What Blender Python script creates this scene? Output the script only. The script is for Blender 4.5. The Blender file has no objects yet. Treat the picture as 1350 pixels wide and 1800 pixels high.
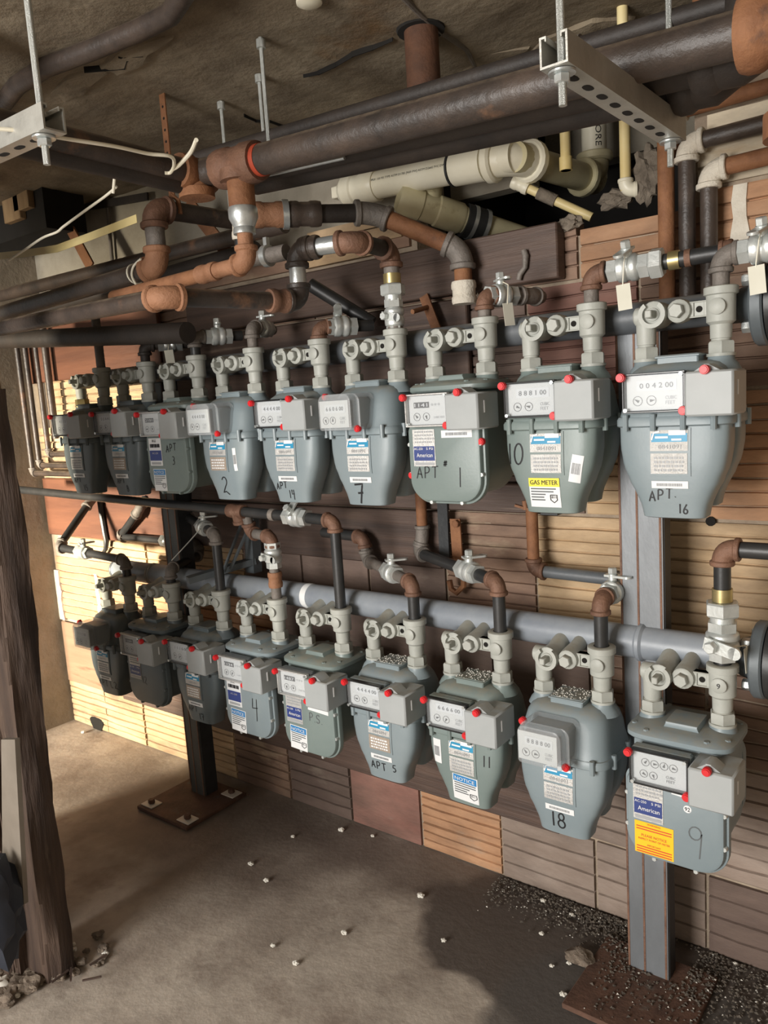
import bpy, bmesh, math, random
import numpy as np
from mathutils import Vector, Matrix

# ---------------------------------------------------------------- camera
CAM = np.array([0.3955, -1.9893, 1.5178]); YAW, PITCH, ROLL = 0.6651, -0.1443, -0.0651; FPX = 1377.31
def cam_axes():
    a, b, c = YAW, PITCH, ROLL
    fwd = np.array([-math.sin(a)*math.cos(b), math.cos(a)*math.cos(b), math.sin(b)])
    right = np.array([math.cos(a), math.sin(a), 0.0]); up = np.cross(right, fwd)
    return (math.cos(c)*right + math.sin(c)*up, -math.sin(c)*right + math.cos(c)*up, fwd)
AX = np.array(cam_axes())
def B(u, v, x=None, y=None, z=None):
    """photo pixel -> the point where its ray meets a plane x=, y= or z="""
    r = AX.T @ np.array([(u-675)/FPX, (900-v)/FPX, 1.0])
    t = (x-CAM[0])/r[0] if x is not None else (y-CAM[1])/r[1] if y is not None else (z-CAM[2])/r[2]
    return Vector(CAM + t*r)
scene = bpy.context.scene
col = scene.collection
cd = bpy.data.cameras.new('camera'); cam = bpy.data.objects.new('camera', cd); col.objects.link(cam)
cd.sensor_fit = 'VERTICAL'; cd.sensor_height = 24; cd.lens = FPX/1800*24; cd.clip_start = 0.02
m4 = Matrix(((AX[0][0], AX[1][0], -AX[2][0], CAM[0]), (AX[0][1], AX[1][1], -AX[2][1], CAM[1]), (AX[0][2], AX[1][2], -AX[2][2], CAM[2]), (0, 0, 0, 1)))
cam.matrix_world = m4
scene.camera = cam
# ---------------------------------------------------------------- light
vs = scene.view_settings; vs.view_transform = 'Standard'; vs.look = 'None'; vs.gamma = 1.0; vs.use_curve_mapping = False
vs.exposure = 0.10
w = bpy.data.worlds.new('world'); scene.world = w; w.use_nodes = True
w.node_tree.nodes['Background'].inputs[0].default_value = (1.0, 0.96, 0.90, 1); w.node_tree.nodes['Background'].inputs[1].default_value = 0.42
def area(name, loc, target, sx, sy, power, colr, spread=math.pi):
    l = bpy.data.lights.new(name, 'AREA'); l.shape = 'RECTANGLE'; l.size = sx; l.size_y = sy; l.energy = power; l.color = colr; l.spread = spread
    o = bpy.data.objects.new(name, l); col.objects.link(o); o.location = loc
    o.rotation_euler = (Vector(target)-Vector(loc)).to_track_quat('-Z', 'Y').to_euler()
    return o
area('doorway_daylight', (-1.0, -4.9, 1.55), (-0.7, 0, 1.0), 1.7, 1.9, 235, (1.0, 0.97, 0.93))
area('side_window', (-3.36, -4.4, 1.15), (-2.85, 0, 0.75), 0.5, 0.5, 52, (1.0, 0.89, 0.70), math.radians(42))

# ---------------------------------------------------------------- materials
MATS = {}
def mat(name, c1, c2=None, rough=0.6, metal=0.0, scale=8.0, bump=0.0, bscale=None, spots=None, sscale=6.0, sthr=0.6, dust=None, dustamt=0.6, stretch=None, objvar=0.0, detail=6, grime=None):
    """two noise-mixed colours, optional spots of a third, optional settled dust on upward faces, optional bump"""
    m = bpy.data.materials.new(name); m.use_nodes = True; nt = m.node_tree; N = nt.nodes; L = nt.links
    bs = N['Principled BSDF']; bs.inputs['Roughness'].default_value = rough; bs.inputs['Metallic'].default_value = metal
    geo = N.new('ShaderNodeNewGeometry'); pos = geo.outputs['Position']
    if stretch:
        mp = N.new('ShaderNodeVectorMath'); mp.operation = 'MULTIPLY'; L.new(pos, mp.inputs[0]); mp.inputs[1].default_value = stretch; pos = mp.outputs[0]
    def noise(s, d=detail):
        n = N.new('ShaderNodeTexNoise'); n.inputs['Scale'].default_value = s; n.inputs['Detail'].default_value = d; n.inputs['Roughness'].default_value = 0.62; L.new(pos, n.inputs['Vector']); return n.outputs['Fac']
    def ramp(f, a, b):
        r = N.new('ShaderNodeMapRange'); r.inputs[1].default_value = a; r.inputs[2].default_value = b; L.new(f, r.inputs[0]); return r.outputs[0]
    def mix(f, a, b):
        x = N.new('ShaderNodeMix'); x.data_type = 'RGBA'
        if hasattr(f, 'links'): L.new(f, x.inputs[0])
        else: x.inputs[0].default_value = f
        for s, i in ((a, 6), (b, 7)):
            if hasattr(s, 'links'): L.new(s, x.inputs[i])
            else: x.inputs[i].default_value = (*s, 1)
        return x.outputs[2]
    c = mix(ramp(noise(scale), 0.33, 0.67), c1, c2 or c1)
    if objvar:
        oi = N.new('ShaderNodeObjectInfo'); hs = N.new('ShaderNodeHueSaturation'); L.new(c, hs.inputs['Color'])
        L.new(ramp(oi.outputs['Random'], 0, 1), hs.inputs['Value']); hs.inputs['Value'].default_value = 1
        rr = N.new('ShaderNodeMapRange'); L.new(oi.outputs['Random'], rr.inputs[0]); rr.inputs[3].default_value = 1-objvar; rr.inputs[4].default_value = 1+objvar; L.new(rr.outputs[0], hs.inputs['Value']); c = hs.outputs[0]
    if spots: c = mix(ramp(noise(sscale), sthr, sthr+0.1), c, spots)
    if grime:
        gm = N.new('ShaderNodeMath'); gm.operation = 'MULTIPLY'; L.new(ramp(noise(grime[1], 10), 0.42, 0.72), gm.inputs[0]); gm.inputs[1].default_value = grime[2]; c = mix(gm.outputs[0], c, grime[0])
    if dust:
        sp = N.new('ShaderNodeSeparateXYZ'); L.new(geo.outputs['Normal'], sp.inputs[0])
        mu = N.new('ShaderNodeMath'); mu.operation = 'MULTIPLY'; L.new(ramp(sp.outputs[2], 0.55, 0.95), mu.inputs[0]); L.new(ramp(noise(30), 0.3, 0.6), mu.inputs[1])
        m2 = N.new('ShaderNodeMath'); m2.operation = 'MULTIPLY'; L.new(mu.outputs[0], m2.inputs[0]); m2.inputs[1].default_value = dustamt
        c = mix(m2.outputs[0], c, dust)
    L.new(c, bs.inputs['Base Color'])
    if bump:
        bp = N.new('ShaderNodeBump'); bp.inputs['Strength'].default_value = bump; bp.inputs['Distance'].default_value = 0.01; L.new(noise(bscale or scale*4), bp.inputs['Height']); L.new(bp.outputs[0], bs.inputs['Normal'])
    MATS[name] = m; return m
DU = (0.30, 0.26, 0.19)
mat('meter_grey', (0.200, 0.248, 0.268), (0.235, 0.28, 0.295), 0.42, 0, 5, 0.05, 160, dust=DU)
mat('meter_pale', (0.27, 0.31, 0.305), (0.31, 0.345, 0.335), 0.45, 0, 5, 0.05, 160, dust=DU)
mat('meter_shaded', (0.10, 0.125, 0.135), (0.125, 0.15, 0.158), 0.42, 0, 5, 0.05, 160, dust=DU)  # meter paint darkened for the shade over the far meters
mat('meter_green', (0.17, 0.215, 0.205), (0.20, 0.245, 0.232), 0.4, 0, 5, 0.05, 160, dust=DU)
mat('valve_grey', (0.36, 0.37, 0.335), (0.43, 0.44, 0.40), 0.5, 0, 14, 0.08, 120, dust=DU)
mat('module_grey', (0.34, 0.36, 0.36), (0.38, 0.40, 0.40), 0.5, 0, 9, 0.0, dust=DU)
mat('manifold_grey', (0.085, 0.095, 0.105), (0.12, 0.13, 0.14), 0.42, 0, 7, 0.06, 60, dust=DU, dustamt=0.3)
mat('manifold_pale', (0.21, 0.235, 0.27), (0.30, 0.325, 0.35), 0.38, 0, 6, 0.05, 60, dust=(0.36, 0.37, 0.38), dustamt=0.5)
mat('black_pipe', (0.018, 0.019, 0.020), (0.035, 0.034, 0.033), 0.42, 0.0, 12, 0.05, 80)
mat('old_pipe', (0.030, 0.024, 0.021), (0.075, 0.054, 0.042), 0.42, 0.0, 9, 0.25, 60, spots=(0.16, 0.085, 0.05), sscale=7, sthr=0.6, dust=(0.27, 0.21, 0.15), dustamt=0.9)
mat('rust_shaded', (0.05, 0.022, 0.012), (0.12, 0.05, 0.024), 0.8, 0, 12, 0.3, 70)  # rust with the riser's shadow put into its colour
mat('dark_pipe', (0.020, 0.016, 0.014), (0.040, 0.030, 0.024), 0.6, 0.0, 9, 0.2, 60)
mat('rust_pipe', (0.16, 0.065, 0.028), (0.28, 0.125, 0.055), 0.75, 0.0, 16, 0.3, 90, spots=(0.08, 0.04, 0.025), sscale=9, sthr=0.6)
mat('rust_iron', (0.12, 0.062, 0.040), (0.24, 0.125, 0.078), 0.62, 0.15, 14, 0.35, 90, spots=(0.33, 0.20, 0.14), sscale=12, sthr=0.63)
mat('rust_orange', (0.22, 0.098, 0.046), (0.33, 0.16, 0.085), 0.7, 0.0, 16, 0.35, 110, spots=(0.20, 0.10, 0.06), sscale=9, sthr=0.62)
mat('dull_iron', (0.14, 0.125, 0.11), (0.23, 0.20, 0.175), 0.6, 0.2, 14, 0.35, 90)
mat('galvanised', (0.52, 0.55, 0.55), (0.68, 0.71, 0.70), 0.32, 0.75, 18, 0.1, 120)
mat('cast_nickel', (0.55, 0.58, 0.56), (0.70, 0.72, 0.70), 0.38, 0.55, 20, 0.1, 120)
mat('brass', (0.42, 0.33, 0.14), (0.55, 0.46, 0.24), 0.35, 0.8, 20)
mat('red_thread', (0.33, 0.045, 0.02), (0.45, 0.07, 0.03), 0.55, 0, 30)
mat('strut_steel', (0.42, 0.41, 0.37), (0.55, 0.54, 0.49), 0.45, 0.6, 14, 0.12, 100)
mat('rod_steel', (0.48, 0.50, 0.47), (0.62, 0.63, 0.60), 0.42, 0.7, 60, 0.5, 600)
mat('post_steel', (0.16, 0.17, 0.18), (0.235, 0.25, 0.265), 0.5, 0.3, 5, 0.1, 70, spots=(0.15, 0.11, 0.085), sscale=5, sthr=0.63, stretch=(1, 1, 0.35))
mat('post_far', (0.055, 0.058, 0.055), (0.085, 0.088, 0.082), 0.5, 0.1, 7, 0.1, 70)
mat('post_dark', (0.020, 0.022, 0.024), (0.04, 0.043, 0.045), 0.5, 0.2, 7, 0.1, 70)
mat('bracket_grey', (0.09, 0.105, 0.115), (0.13, 0.15, 0.16), 0.5, 0.1, 8, 0.05, 60)
mat('plate_rust', (0.070, 0.036, 0.024), (0.13, 0.066, 0.042), 0.8, 0.0, 16, 0.3, 80, spots=(0.11, 0.09, 0.075), sscale=11, sthr=0.6)
mat('pvc_white', (0.70, 0.65, 0.50), (0.80, 0.76, 0.62), 0.4, 0, 6, 0.03, 60, spots=(0.55, 0.44, 0.25), sscale=5, sthr=0.66)
mat('pvc_aged', (0.52, 0.46, 0.27), (0.64, 0.58, 0.38), 0.5, 0, 7, 0.1, 60, spots=(0.33, 0.26, 0.14), sscale=9, sthr=0.62)
mat('pvc_yellow', (0.70, 0.54, 0.22), (0.80, 0.68, 0.38), 0.45, 0, 6)
mat('rubber', (0.015, 0.015, 0.015), (0.03, 0.03, 0.03), 0.6)
mat('wire_white', (0.80, 0.76, 0.64), (0.70, 0.65, 0.50), 0.5)
mat('wood_dark', (0.052, 0.033, 0.026), (0.115, 0.072, 0.054), 0.55, 0, 5, 0.35, 26, stretch=(0.22, 1, 5.0), spots=(0.19, 0.135, 0.10), sscale=7, sthr=0.63)
mat('wood_red', (0.085, 0.032, 0.018), (0.17, 0.068, 0.036), 0.5, 0, 4, 0.25, 26, stretch=(0.3, 1, 2.5), spots=(0.05, 0.025, 0.018), sscale=5, sthr=0.6)
mat('wood_lit', (0.20, 0.125, 0.08), (0.30, 0.19, 0.12), 0.6, 0, 4, 0.2, 26, stretch=(0.3, 1, 2.5), spots=(0.12, 0.06, 0.036), sscale=4, sthr=0.6)  # lit copy of the dark board's wood, the light put into its colour
mat('wood_post', (0.030, 0.017, 0.012), (0.085, 0.052, 0.035), 0.75, 0, 7, 0.7, 24, stretch=(3.5, 3.5, 0.35), spots=(0.13, 0.09, 0.062), sscale=10, sthr=0.62)
mat('wood_pale', (0.20, 0.12, 0.06), (0.34, 0.23, 0.12), 0.7, 0, 6, 0.4, 24, stretch=(3, 3, 0.4))
tile_kw = dict(rough=0.8, metal=0, scale=7, bump=0.3, bscale=55, objvar=0.13, stretch=(0.6, 1, 1.8), grime=((0.085, 0.06, 0.046), 3.2, 0.75))
mat('tile_buff', (0.44, 0.30, 0.165), (0.60, 0.43, 0.26), spots=(0.36, 0.24, 0.15), sscale=5, sthr=0.6, **tile_kw)
mat('tile_orange', (0.43, 0.22, 0.11), (0.56, 0.32, 0.18), spots=(0.40, 0.27, 0.18), sscale=5, sthr=0.62, **tile_kw)
mat('tile_brown', (0.20, 0.12, 0.085), (0.32, 0.205, 0.14), spots=(0.42, 0.31, 0.21), sscale=5, sthr=0.6, **tile_kw)
mat('tile_dark', (0.11, 0.074, 0.060), (0.18, 0.125, 0.10), spots=(0.21, 0.165, 0.13), sscale=6, sthr=0.62, **tile_kw)
mat('tile_maroon', (0.21, 0.095, 0.072), (0.30, 0.15, 0.115), spots=(0.30, 0.24, 0.19), sscale=5, sthr=0.6, **tile_kw)
mat('tile_grey', (0.25, 0.185, 0.145), (0.35, 0.275, 0.225), spots=(0.20, 0.14, 0.105), sscale=5, sthr=0.62, **tile_kw)
mat('tile_pale', (0.60, 0.50, 0.36), (0.72, 0.63, 0.48), spots=(0.5, 0.38, 0.24), sscale=5, sthr=0.6, **tile_kw)
mat('mortar', (0.30, 0.23, 0.17), (0.42, 0.34, 0.25), 0.9, 0, 20, 0.5, 90)
mat('mortar_pale', (0.58, 0.52, 0.43), (0.70, 0.65, 0.55), 0.9, 0, 20, 0.6, 60)
mat('plaster', (0.25, 0.22, 0.17), (0.37, 0.335, 0.27), 0.85, 0, 4, 0.3, 40, spots=(0.30, 0.20, 0.10), sscale=3, sthr=0.62)
mat('ceiling_concrete', (0.15, 0.112, 0.070), (0.33, 0.275, 0.195), 0.9, 0, 2.8, 1.0, 14, spots=(0.21, 0.125, 0.055), sscale=2.2, sthr=0.58, grime=((0.06, 0.04, 0.025), 4.5, 0.6), detail=9)
mat('wall_concrete', (0.17, 0.135, 0.09), (0.26, 0.21, 0.15), 0.9, 0, 5, 0.7, 30, spots=(0.30, 0.25, 0.19), sscale=7, sthr=0.64)
mat('hole_shade', (0.006, 0.005, 0.004), (0.012, 0.010, 0.008), 0.95)  # near-black: the shade inside holes, cracks and cavities put in as colour
mat('white_sticker', (0.72, 0.73, 0.73), (0.76, 0.77, 0.77), 0.5)
mat('dial_white', (0.66, 0.67, 0.65), (0.72, 0.72, 0.70), 0.45)
mat('badge_silver', (0.50, 0.49, 0.47), (0.62, 0.61, 0.585), 0.4, 0.35, 90, 0.3, 300)
mat('badge_tan', (0.36, 0.29, 0.23), (0.44, 0.36, 0.29), 0.5, 0.2, 90, 0.3, 300)
mat('badge_blue', (0.02, 0.24, 0.42), (0.03, 0.29, 0.50), 0.45)
mat('notice_blue', (0.03, 0.20, 0.47), (0.035, 0.22, 0.5), 0.45)
mat('navy', (0.03, 0.05, 0.19), (0.035, 0.06, 0.22), 0.45)
mat('sticker_yellow', (0.80, 0.68, 0.05), (0.83, 0.72, 0.06), 0.5)
mat('sticker_orange', (0.85, 0.50, 0.01), (0.87, 0.55, 0.015), 0.5)
mat('print_red', (0.62, 0.06, 0.03), None, 0.5)
mat('ink', (0.012, 0.012, 0.014), None, 0.5)
mat('ink_grey', (0.11, 0.12, 0.125), None, 0.5)
mat('print_grey', (0.36, 0.37, 0.38), None, 0.5)
mat('print_white', (0.8, 0.8, 0.8), None, 0.5)
mat('seal_red', (0.60, 0.012, 0.018), (0.66, 0.02, 0.025), 0.4)
mat('seal_rim', (0.62, 0.60, 0.58), None, 0.4, 0.3)
mat('frame_black', (0.012, 0.012, 0.013), (0.03, 0.03, 0.03), 0.25)
mat('index_body', (0.12, 0.13, 0.135), (0.17, 0.18, 0.185), 0.5)
mat('paper_tag', (0.62, 0.60, 0.50), (0.70, 0.68, 0.58), 0.8)
mat('stone_pale', (0.62, 0.59, 0.52), (0.74, 0.71, 0.64), 0.8)
mat('stone_dark', (0.055, 0.046, 0.038), (0.14, 0.115, 0.09), 0.9, 0, 60)
mat('rubble', (0.10, 0.075, 0.055), (0.24, 0.19, 0.145), 0.95, 0, 25, 0.6, 80)
mat('sheet_pale', (0.15, 0.125, 0.098), (0.21, 0.18, 0.145), 0.7, 0, 5)
mat('sack_blue', (0.018, 0.022, 0.035), (0.03, 0.036, 0.05), 0.6, 0, 5)
mat('insulation', (0.10, 0.08, 0.06), (0.24, 0.20, 0.155), 0.95, 0, 18, 0.9, 40)
mat('tape_yellow', (0.48, 0.38, 0.16), (0.56, 0.46, 0.22), 0.5)
def clear_mat(name, fac, tint, rough):
    m = bpy.data.materials.new(name); m.use_nodes = True; N = m.node_tree.nodes; L = m.node_tree.links; N.clear()
    o = N.new('ShaderNodeOutputMaterial'); mx = N.new('ShaderNodeMixShader'); t = N.new('ShaderNodeBsdfTransparent'); g = N.new('ShaderNodeBsdfPrincipled')
    g.inputs['Base Color'].default_value = (0.72, 0.74, 0.75, 1); g.inputs['Roughness'].default_value = rough; t.inputs[0].default_value = (*tint, 1)
    mx.inputs[0].default_value = fac
    L.new(t.outputs[0], mx.inputs[1]); L.new(g.outputs[0], mx.inputs[2]); L.new(mx.outputs[0], o.inputs[0]); MATS[name] = m
clear_mat('clear_cover', 0.12, (0.95, 0.96, 0.97), 0.12)
clear_mat('hazy_cover', 0.26, (0.86, 0.88, 0.89), 0.2)
# floor: grey-tan concrete with dirt, one wet dark patch with its own outline, and soft dark patches, one a painted floor shadow
def floor_mat():
    m = mat('floor_concrete', (0.36, 0.30, 0.245), (0.53, 0.465, 0.39), 0.72, 0, 2.0, 0.28, 38, spots=(0.29, 0.235, 0.19), sscale=3.2, sthr=0.56, grime=((0.14, 0.105, 0.085), 7.0, 0.5), detail=9)
    nt = m.node_tree; N = nt.nodes; L = nt.links; bs = N['Principled BSDF']; src = bs.inputs['Base Color'].links[0].from_socket
    geo = N.new('ShaderNodeNewGeometry'); n = N.new('ShaderNodeTexNoise'); n.inputs['Scale'].default_value = 4; n.inputs['Detail'].default_value = 3
    L.new(geo.outputs['Position'], n.inputs['Vector'])
    last = src
    def patch(cx, cy, rx, ry, wob, colr, amt, soft):
        nonlocal last
        s = N.new('ShaderNodeVectorMath'); s.operation = 'SUBTRACT'; L.new(geo.outputs['Position'], s.inputs[0]); s.inputs[1].default_value = (cx, cy, 0)
        d = N.new('ShaderNodeVectorMath'); d.operation = 'MULTIPLY'; L.new(s.outputs[0], d.inputs[0]); d.inputs[1].default_value = (1/rx, 1/ry, 0)
        ln = N.new('ShaderNodeVectorMath'); ln.operation = 'LENGTH'; L.new(d.outputs[0], ln.inputs[0])
        a = N.new('ShaderNodeMath'); a.operation = 'MULTIPLY_ADD'; L.new(n.outputs['Fac'], a.inputs[0]); a.inputs[1].default_value = wob; L.new(ln.outputs['Value'], a.inputs[2])
        r = N.new('ShaderNodeMapRange'); L.new(a.outputs[0], r.inputs[0]); r.inputs[1].default_value = 1+wob/2+soft; r.inputs[2].default_value = 1+wob/2-soft; r.inputs[3].default_value = 0; r.inputs[4].default_value = amt
        x = N.new('ShaderNodeMix'); x.data_type = 'RGBA'; L.new(r.outputs[0], x.inputs[0]); L.new(last, x.inputs[6]); x.inputs[7].default_value = (*colr, 1); last = x.outputs[2]
        return r.outputs[0]
    patch(-1.9, -0.30, 0.75, 0.36, 0.8, (0.10, 0.072, 0.056), 0.7, 0.35)  # shadow of meter row and timber post painted into the floor colour
    patch(-0.9, -0.10, 0.9, 0.16, 0.8, (0.085, 0.062, 0.050), 0.7, 0.4)  # soft darker strip along the foot of the wall
    patch(-0.32, -0.20, 0.62, 0.30, 0.55, (0.078, 0.062, 0.052), 0.93, 0.05)
    patch(-0.22, -0.42, 0.34, 0.34, 0.6, (0.088, 0.078, 0.07), 0.85, 0.06)
    L.new(last, bs.inputs['Base Color'])
floor_mat()

# ---------------------------------------------------------------- mesh helpers
V3 = Vector
def frame(axis):
    a = V3(axis).normalized(); h = V3((0, 0, 1)) if abs(a.z) < 0.9 else V3((1, 0, 0))
    u = a.cross(h).normalized(); return u, a.cross(u).normalized(), a
class MB:
    def __init__(s): s.v = []; s.f = []
    def add(s, vs, fs):
        o = len(s.v); s.v += [tuple(p) for p in vs]; s.f += [tuple(i+o for i in f) for f in fs]; return s
    def rings(s, rings, caps=True, closed=True):
        n = len(rings[0]); vs = [p for r in rings for p in r]; fs = []
        for k in range(len(rings)-1):
            for i in range(n if closed else n-1):
                j = (i+1) % n; fs.append((k*n+i, k*n+j, (k+1)*n+j, (k+1)*n+i))
        if caps: fs.append(tuple(range(n-1, -1, -1))); fs.append(tuple(range((len(rings)-1)*n, len(rings)*n)))
        return s.add(vs, fs)
    def lathe(s, p, axis, prof, n=16, rot=0.0, squash=None):
        u, w, a = frame(axis); p = V3(p); R = []
        for t, r in prof: R.append([p + a*t + (u*math.cos(rot+2*math.pi*i/n) + w*math.sin(rot+2*math.pi*i/n))*r for i in range(n)])
        return s.rings(R)
    def cyl(s, p0, p1, r, r1=None, n=16):
        p0 = V3(p0); p1 = V3(p1); d = p1-p0; return s.lathe(p0, d, [(0, r), (d.length, r if r1 is None else r1)], n)
    def hexn(s, p0, p1, r, ch=0.15):
        p0 = V3(p0); p1 = V3(p1); d = p1-p0; l = d.length; return s.lathe(p0, d, [(0, r*(1-ch)), (l*0.12, r), (l*0.88, r), (l, r*(1-ch))], 6, 0.3)
    def tube(s, pts, r, n=12):
        pts = [V3(p) for p in pts]; R = []; u = None
        for i, p in enumerate(pts):
            d = (pts[min(i+1, len(pts)-1)] - pts[max(i-1, 0)]).normalized()
            if u is None: u = frame(d)[0]
            u = (u - d*u.dot(d)).normalized(); w = d.cross(u); rr = r[i] if isinstance(r, (list, tuple)) else r
            R.append([p + (u*math.cos(2*math.pi*k/n) + w*math.sin(2*math.pi*k/n))*rr for k in range(n)])
        return s.rings(R)
    def box(s, lo, hi, bev=0.0, M=None):
        x0, y0, z0 = lo; x1, y1, z1 = hi; b = bev
        if b <= 0:
            vs = [(x, y, z) for z in (z0, z1) for y in (y0, y1) for x in (x0, x1)]
            fs = [(0, 2, 3, 1), (4, 5, 7, 6), (0, 1, 5, 4), (2, 6, 7, 3), (0, 4, 6, 2), (1, 3, 7, 5)]
        else:
            vs = []; idx = {}
            for sx in (0, 1):
                for sy in (0, 1):
                    for sz in (0, 1):
                        X, Y, Z = (x0, x1)[sx], (y0, y1)[sy], (z0, z1)[sz]; ix, iy, iz = X+(b if not sx else -b), Y+(b if not sy else -b), Z+(b if not sz else -b)
                        for k, q in enumerate(((X, iy, iz), (ix, Y, iz), (ix, iy, Z))): idx[(sx, sy, sz, k)] = len(vs); vs.append(q)
            g = lambda *k: idx[k]; fs = []
            for s_ in (0, 1):
                q = [(0, 0), (1, 0), (1, 1), (0, 1)]
                fs += [tuple(g(s_, a, c, 0) for a, c in q), tuple(g(a, s_, c, 1) for a, c in q), tuple(g(a, c, s_, 2) for a, c in q)]
            for a in (0, 1):
                for c in (0, 1):
                    fs += [(g(0, a, c, 1), g(1, a, c, 1), g(1, a, c, 2), g(0, a, c, 2)), (g(a, 0, c, 0), g(a, 1, c, 0), g(a, 1, c, 2), g(a, 0, c, 2)), (g(a, c, 0, 0), g(a, c, 1, 0), g(a, c, 1, 1), g(a, c, 0, 1))]
                    for d in (0, 1): fs.append((g(a, c, d, 0), g(a, c, d, 1), g(a, c, d, 2)))
        if M is not None: vs = [M @ V3(p) for p in vs]
        return s.add(vs, fs)
    def bar(s, p0, p1, w, h, up=(0, 0, 1), bev=0.0):
        p0 = V3(p0); p1 = V3(p1); a = (p1-p0); l = a.length; a.normalize(); u = V3(up); sd = a.cross(u).normalized(); u = sd.cross(a)
        M = Matrix(((a.x, sd.x, u.x, p0.x), (a.y, sd.y, u.y, p0.y), (a.z, sd.z, u.z, p0.z), (0, 0, 0, 1)))
        return s.box((0, -w/2, -h/2), (l, w/2, h/2), bev, M)
    def prism(s, poly, y0, y1, bev=0.0):
        """outline in x,z pushed along y from back y1 to front y0, front edge chamfered"""
        c = V3((sum(p[0] for p in poly)/len(poly), 0, sum(p[1] for p in poly)/len(poly))); R = []
        def ring(y, ins):
            out = []; n = len(poly)
            for i in range(n):
                a = V3((*poly[i-1], 0)); p = V3((*poly[i], 0)); b = V3((*poly[(i+1) % n], 0)); t = (b-a).normalized(); nn = V3((t.y, -t.x, 0))
                q = p - nn*ins; out.append((q.x, y, q.y))
            return out
        return s.rings([ring(y1, 0), ring(y0+bev, 0), ring(y0+bev*0.3, bev*0.3), ring(y0, bev)] if bev else [ring(y1, 0), ring(y0, 0)])
    def build(s, name, m, parent=None, label=None, ang=38, kind=None, world=True):
        me = bpy.data.meshes.new(name); off = V3((0, 0, 0)); p = parent
        while p is not None: off += p.location; p = p.parent
        me.from_pydata([V3(q)-off for q in s.v], [], s.f); bm = bmesh.new(); bm.from_mesh(me); bmesh.ops.recalc_face_normals(bm, faces=bm.faces); bm.to_mesh(me); bm.free()
        me.shade_smooth(); me.set_sharp_from_angle(angle=math.radians(ang)); me.materials.append(MATS[m])
        o = bpy.data.objects.new(name, me); col.objects.link(o); o.parent = parent
        if label: o['label'] = label
        if kind: o['kind'] = kind
        return o
def tag(o, label, cat, group=None, kind=None):
    o['label'] = label; o['category'] = cat
    if group: o['group'] = group
    if kind: o['kind'] = kind
    return o
def thing(name, label, cat, loc, group=None):
    o = bpy.data.objects.new(name, None); o.empty_display_size = 0.05; col.objects.link(o); o.location = V3(loc); return tag(o, label, cat, group)
def struct(o, label=None, cat=None):
    o['kind'] = 'structure'
    if label: o['label'] = label
    if cat: o['category'] = cat
    return o
def mesh1(mb, name, m, label, cat, group=None, kind=None, ang=38):
    """a thing that is one mesh, its origin moved to its base centre"""
    xs, ys, zs = zip(*mb.v); base = V3(((min(xs)+max(xs))/2, (min(ys)+max(ys))/2, min(zs))); o = mb.build(name, m, None, ang=ang)
    o.data.transform(Matrix.Translation(-base)); o.location = base; return tag(o, label, cat, group, kind)
def rrect(x0, x1, z0, z1, rt, rb, n=6):
    P = []
    for cx, cz, a0, r in ((x1-rb, z0+rb, -90, rb), (x1-rt, z1-rt, 0, rt), (x0+rt, z1-rt, 90, rt), (x0+rb, z0+rb, 180, rb)):
        for k in range(n+1): a = math.radians(a0+90*k/n); P.append((cx+r*math.cos(a), cz+r*math.sin(a)))
    return P
def sell(cx, cy, z, a, b, n=4.0, k=40):
    out = []
    for i in range(k):
        t = 2*math.pi*i/k; c, s_ = math.cos(t), math.sin(t); out.append((cx+a*math.copysign(abs(c)**(2/n), c), cy+b*math.copysign(abs(s_)**(2/n), s_), z))
    return out
def interp(tab, t):
    for (t0, *a), (t1, *b) in zip(tab, tab[1:]):
        if t <= t1:
            f = (t-t0)/(t1-t0); f = f*f*(3-2*f)*0.5+f*0.5; return [p+(q-p)*f for p, q in zip(a, b)]
    return list(tab[-1][1:])
_txt = {}
def text_mesh(s):
    if s not in _txt:
        c = bpy.data.curves.new('t', 'FONT'); c.body = s; c.size = 1; c.resolution_u = 2; o = bpy.data.objects.new('t', c); col.objects.link(o)
        dg = bpy.context.evaluated_depsgraph_get(); me = bpy.data.meshes.new_from_object(o.evaluated_get(dg)); vv = [(p.co.x, p.co.y) for p in me.vertices]; ff = [tuple(p.vertices) for p in me.polygons]
        bpy.data.objects.remove(o); bpy.data.curves.remove(c); bpy.data.meshes.remove(me)
        x0 = min(p[0] for p in vv); x1 = max(p[0] for p in vv); y0 = min(p[1] for p in vv); y1 = max(p[1] for p in vv)
        _txt[s] = ([((p[0]-x0)/(x1-x0)-0.5, (p[1]-y0)/(y1-y0)-0.5) for p in vv], ff)
    return _txt[s]
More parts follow.
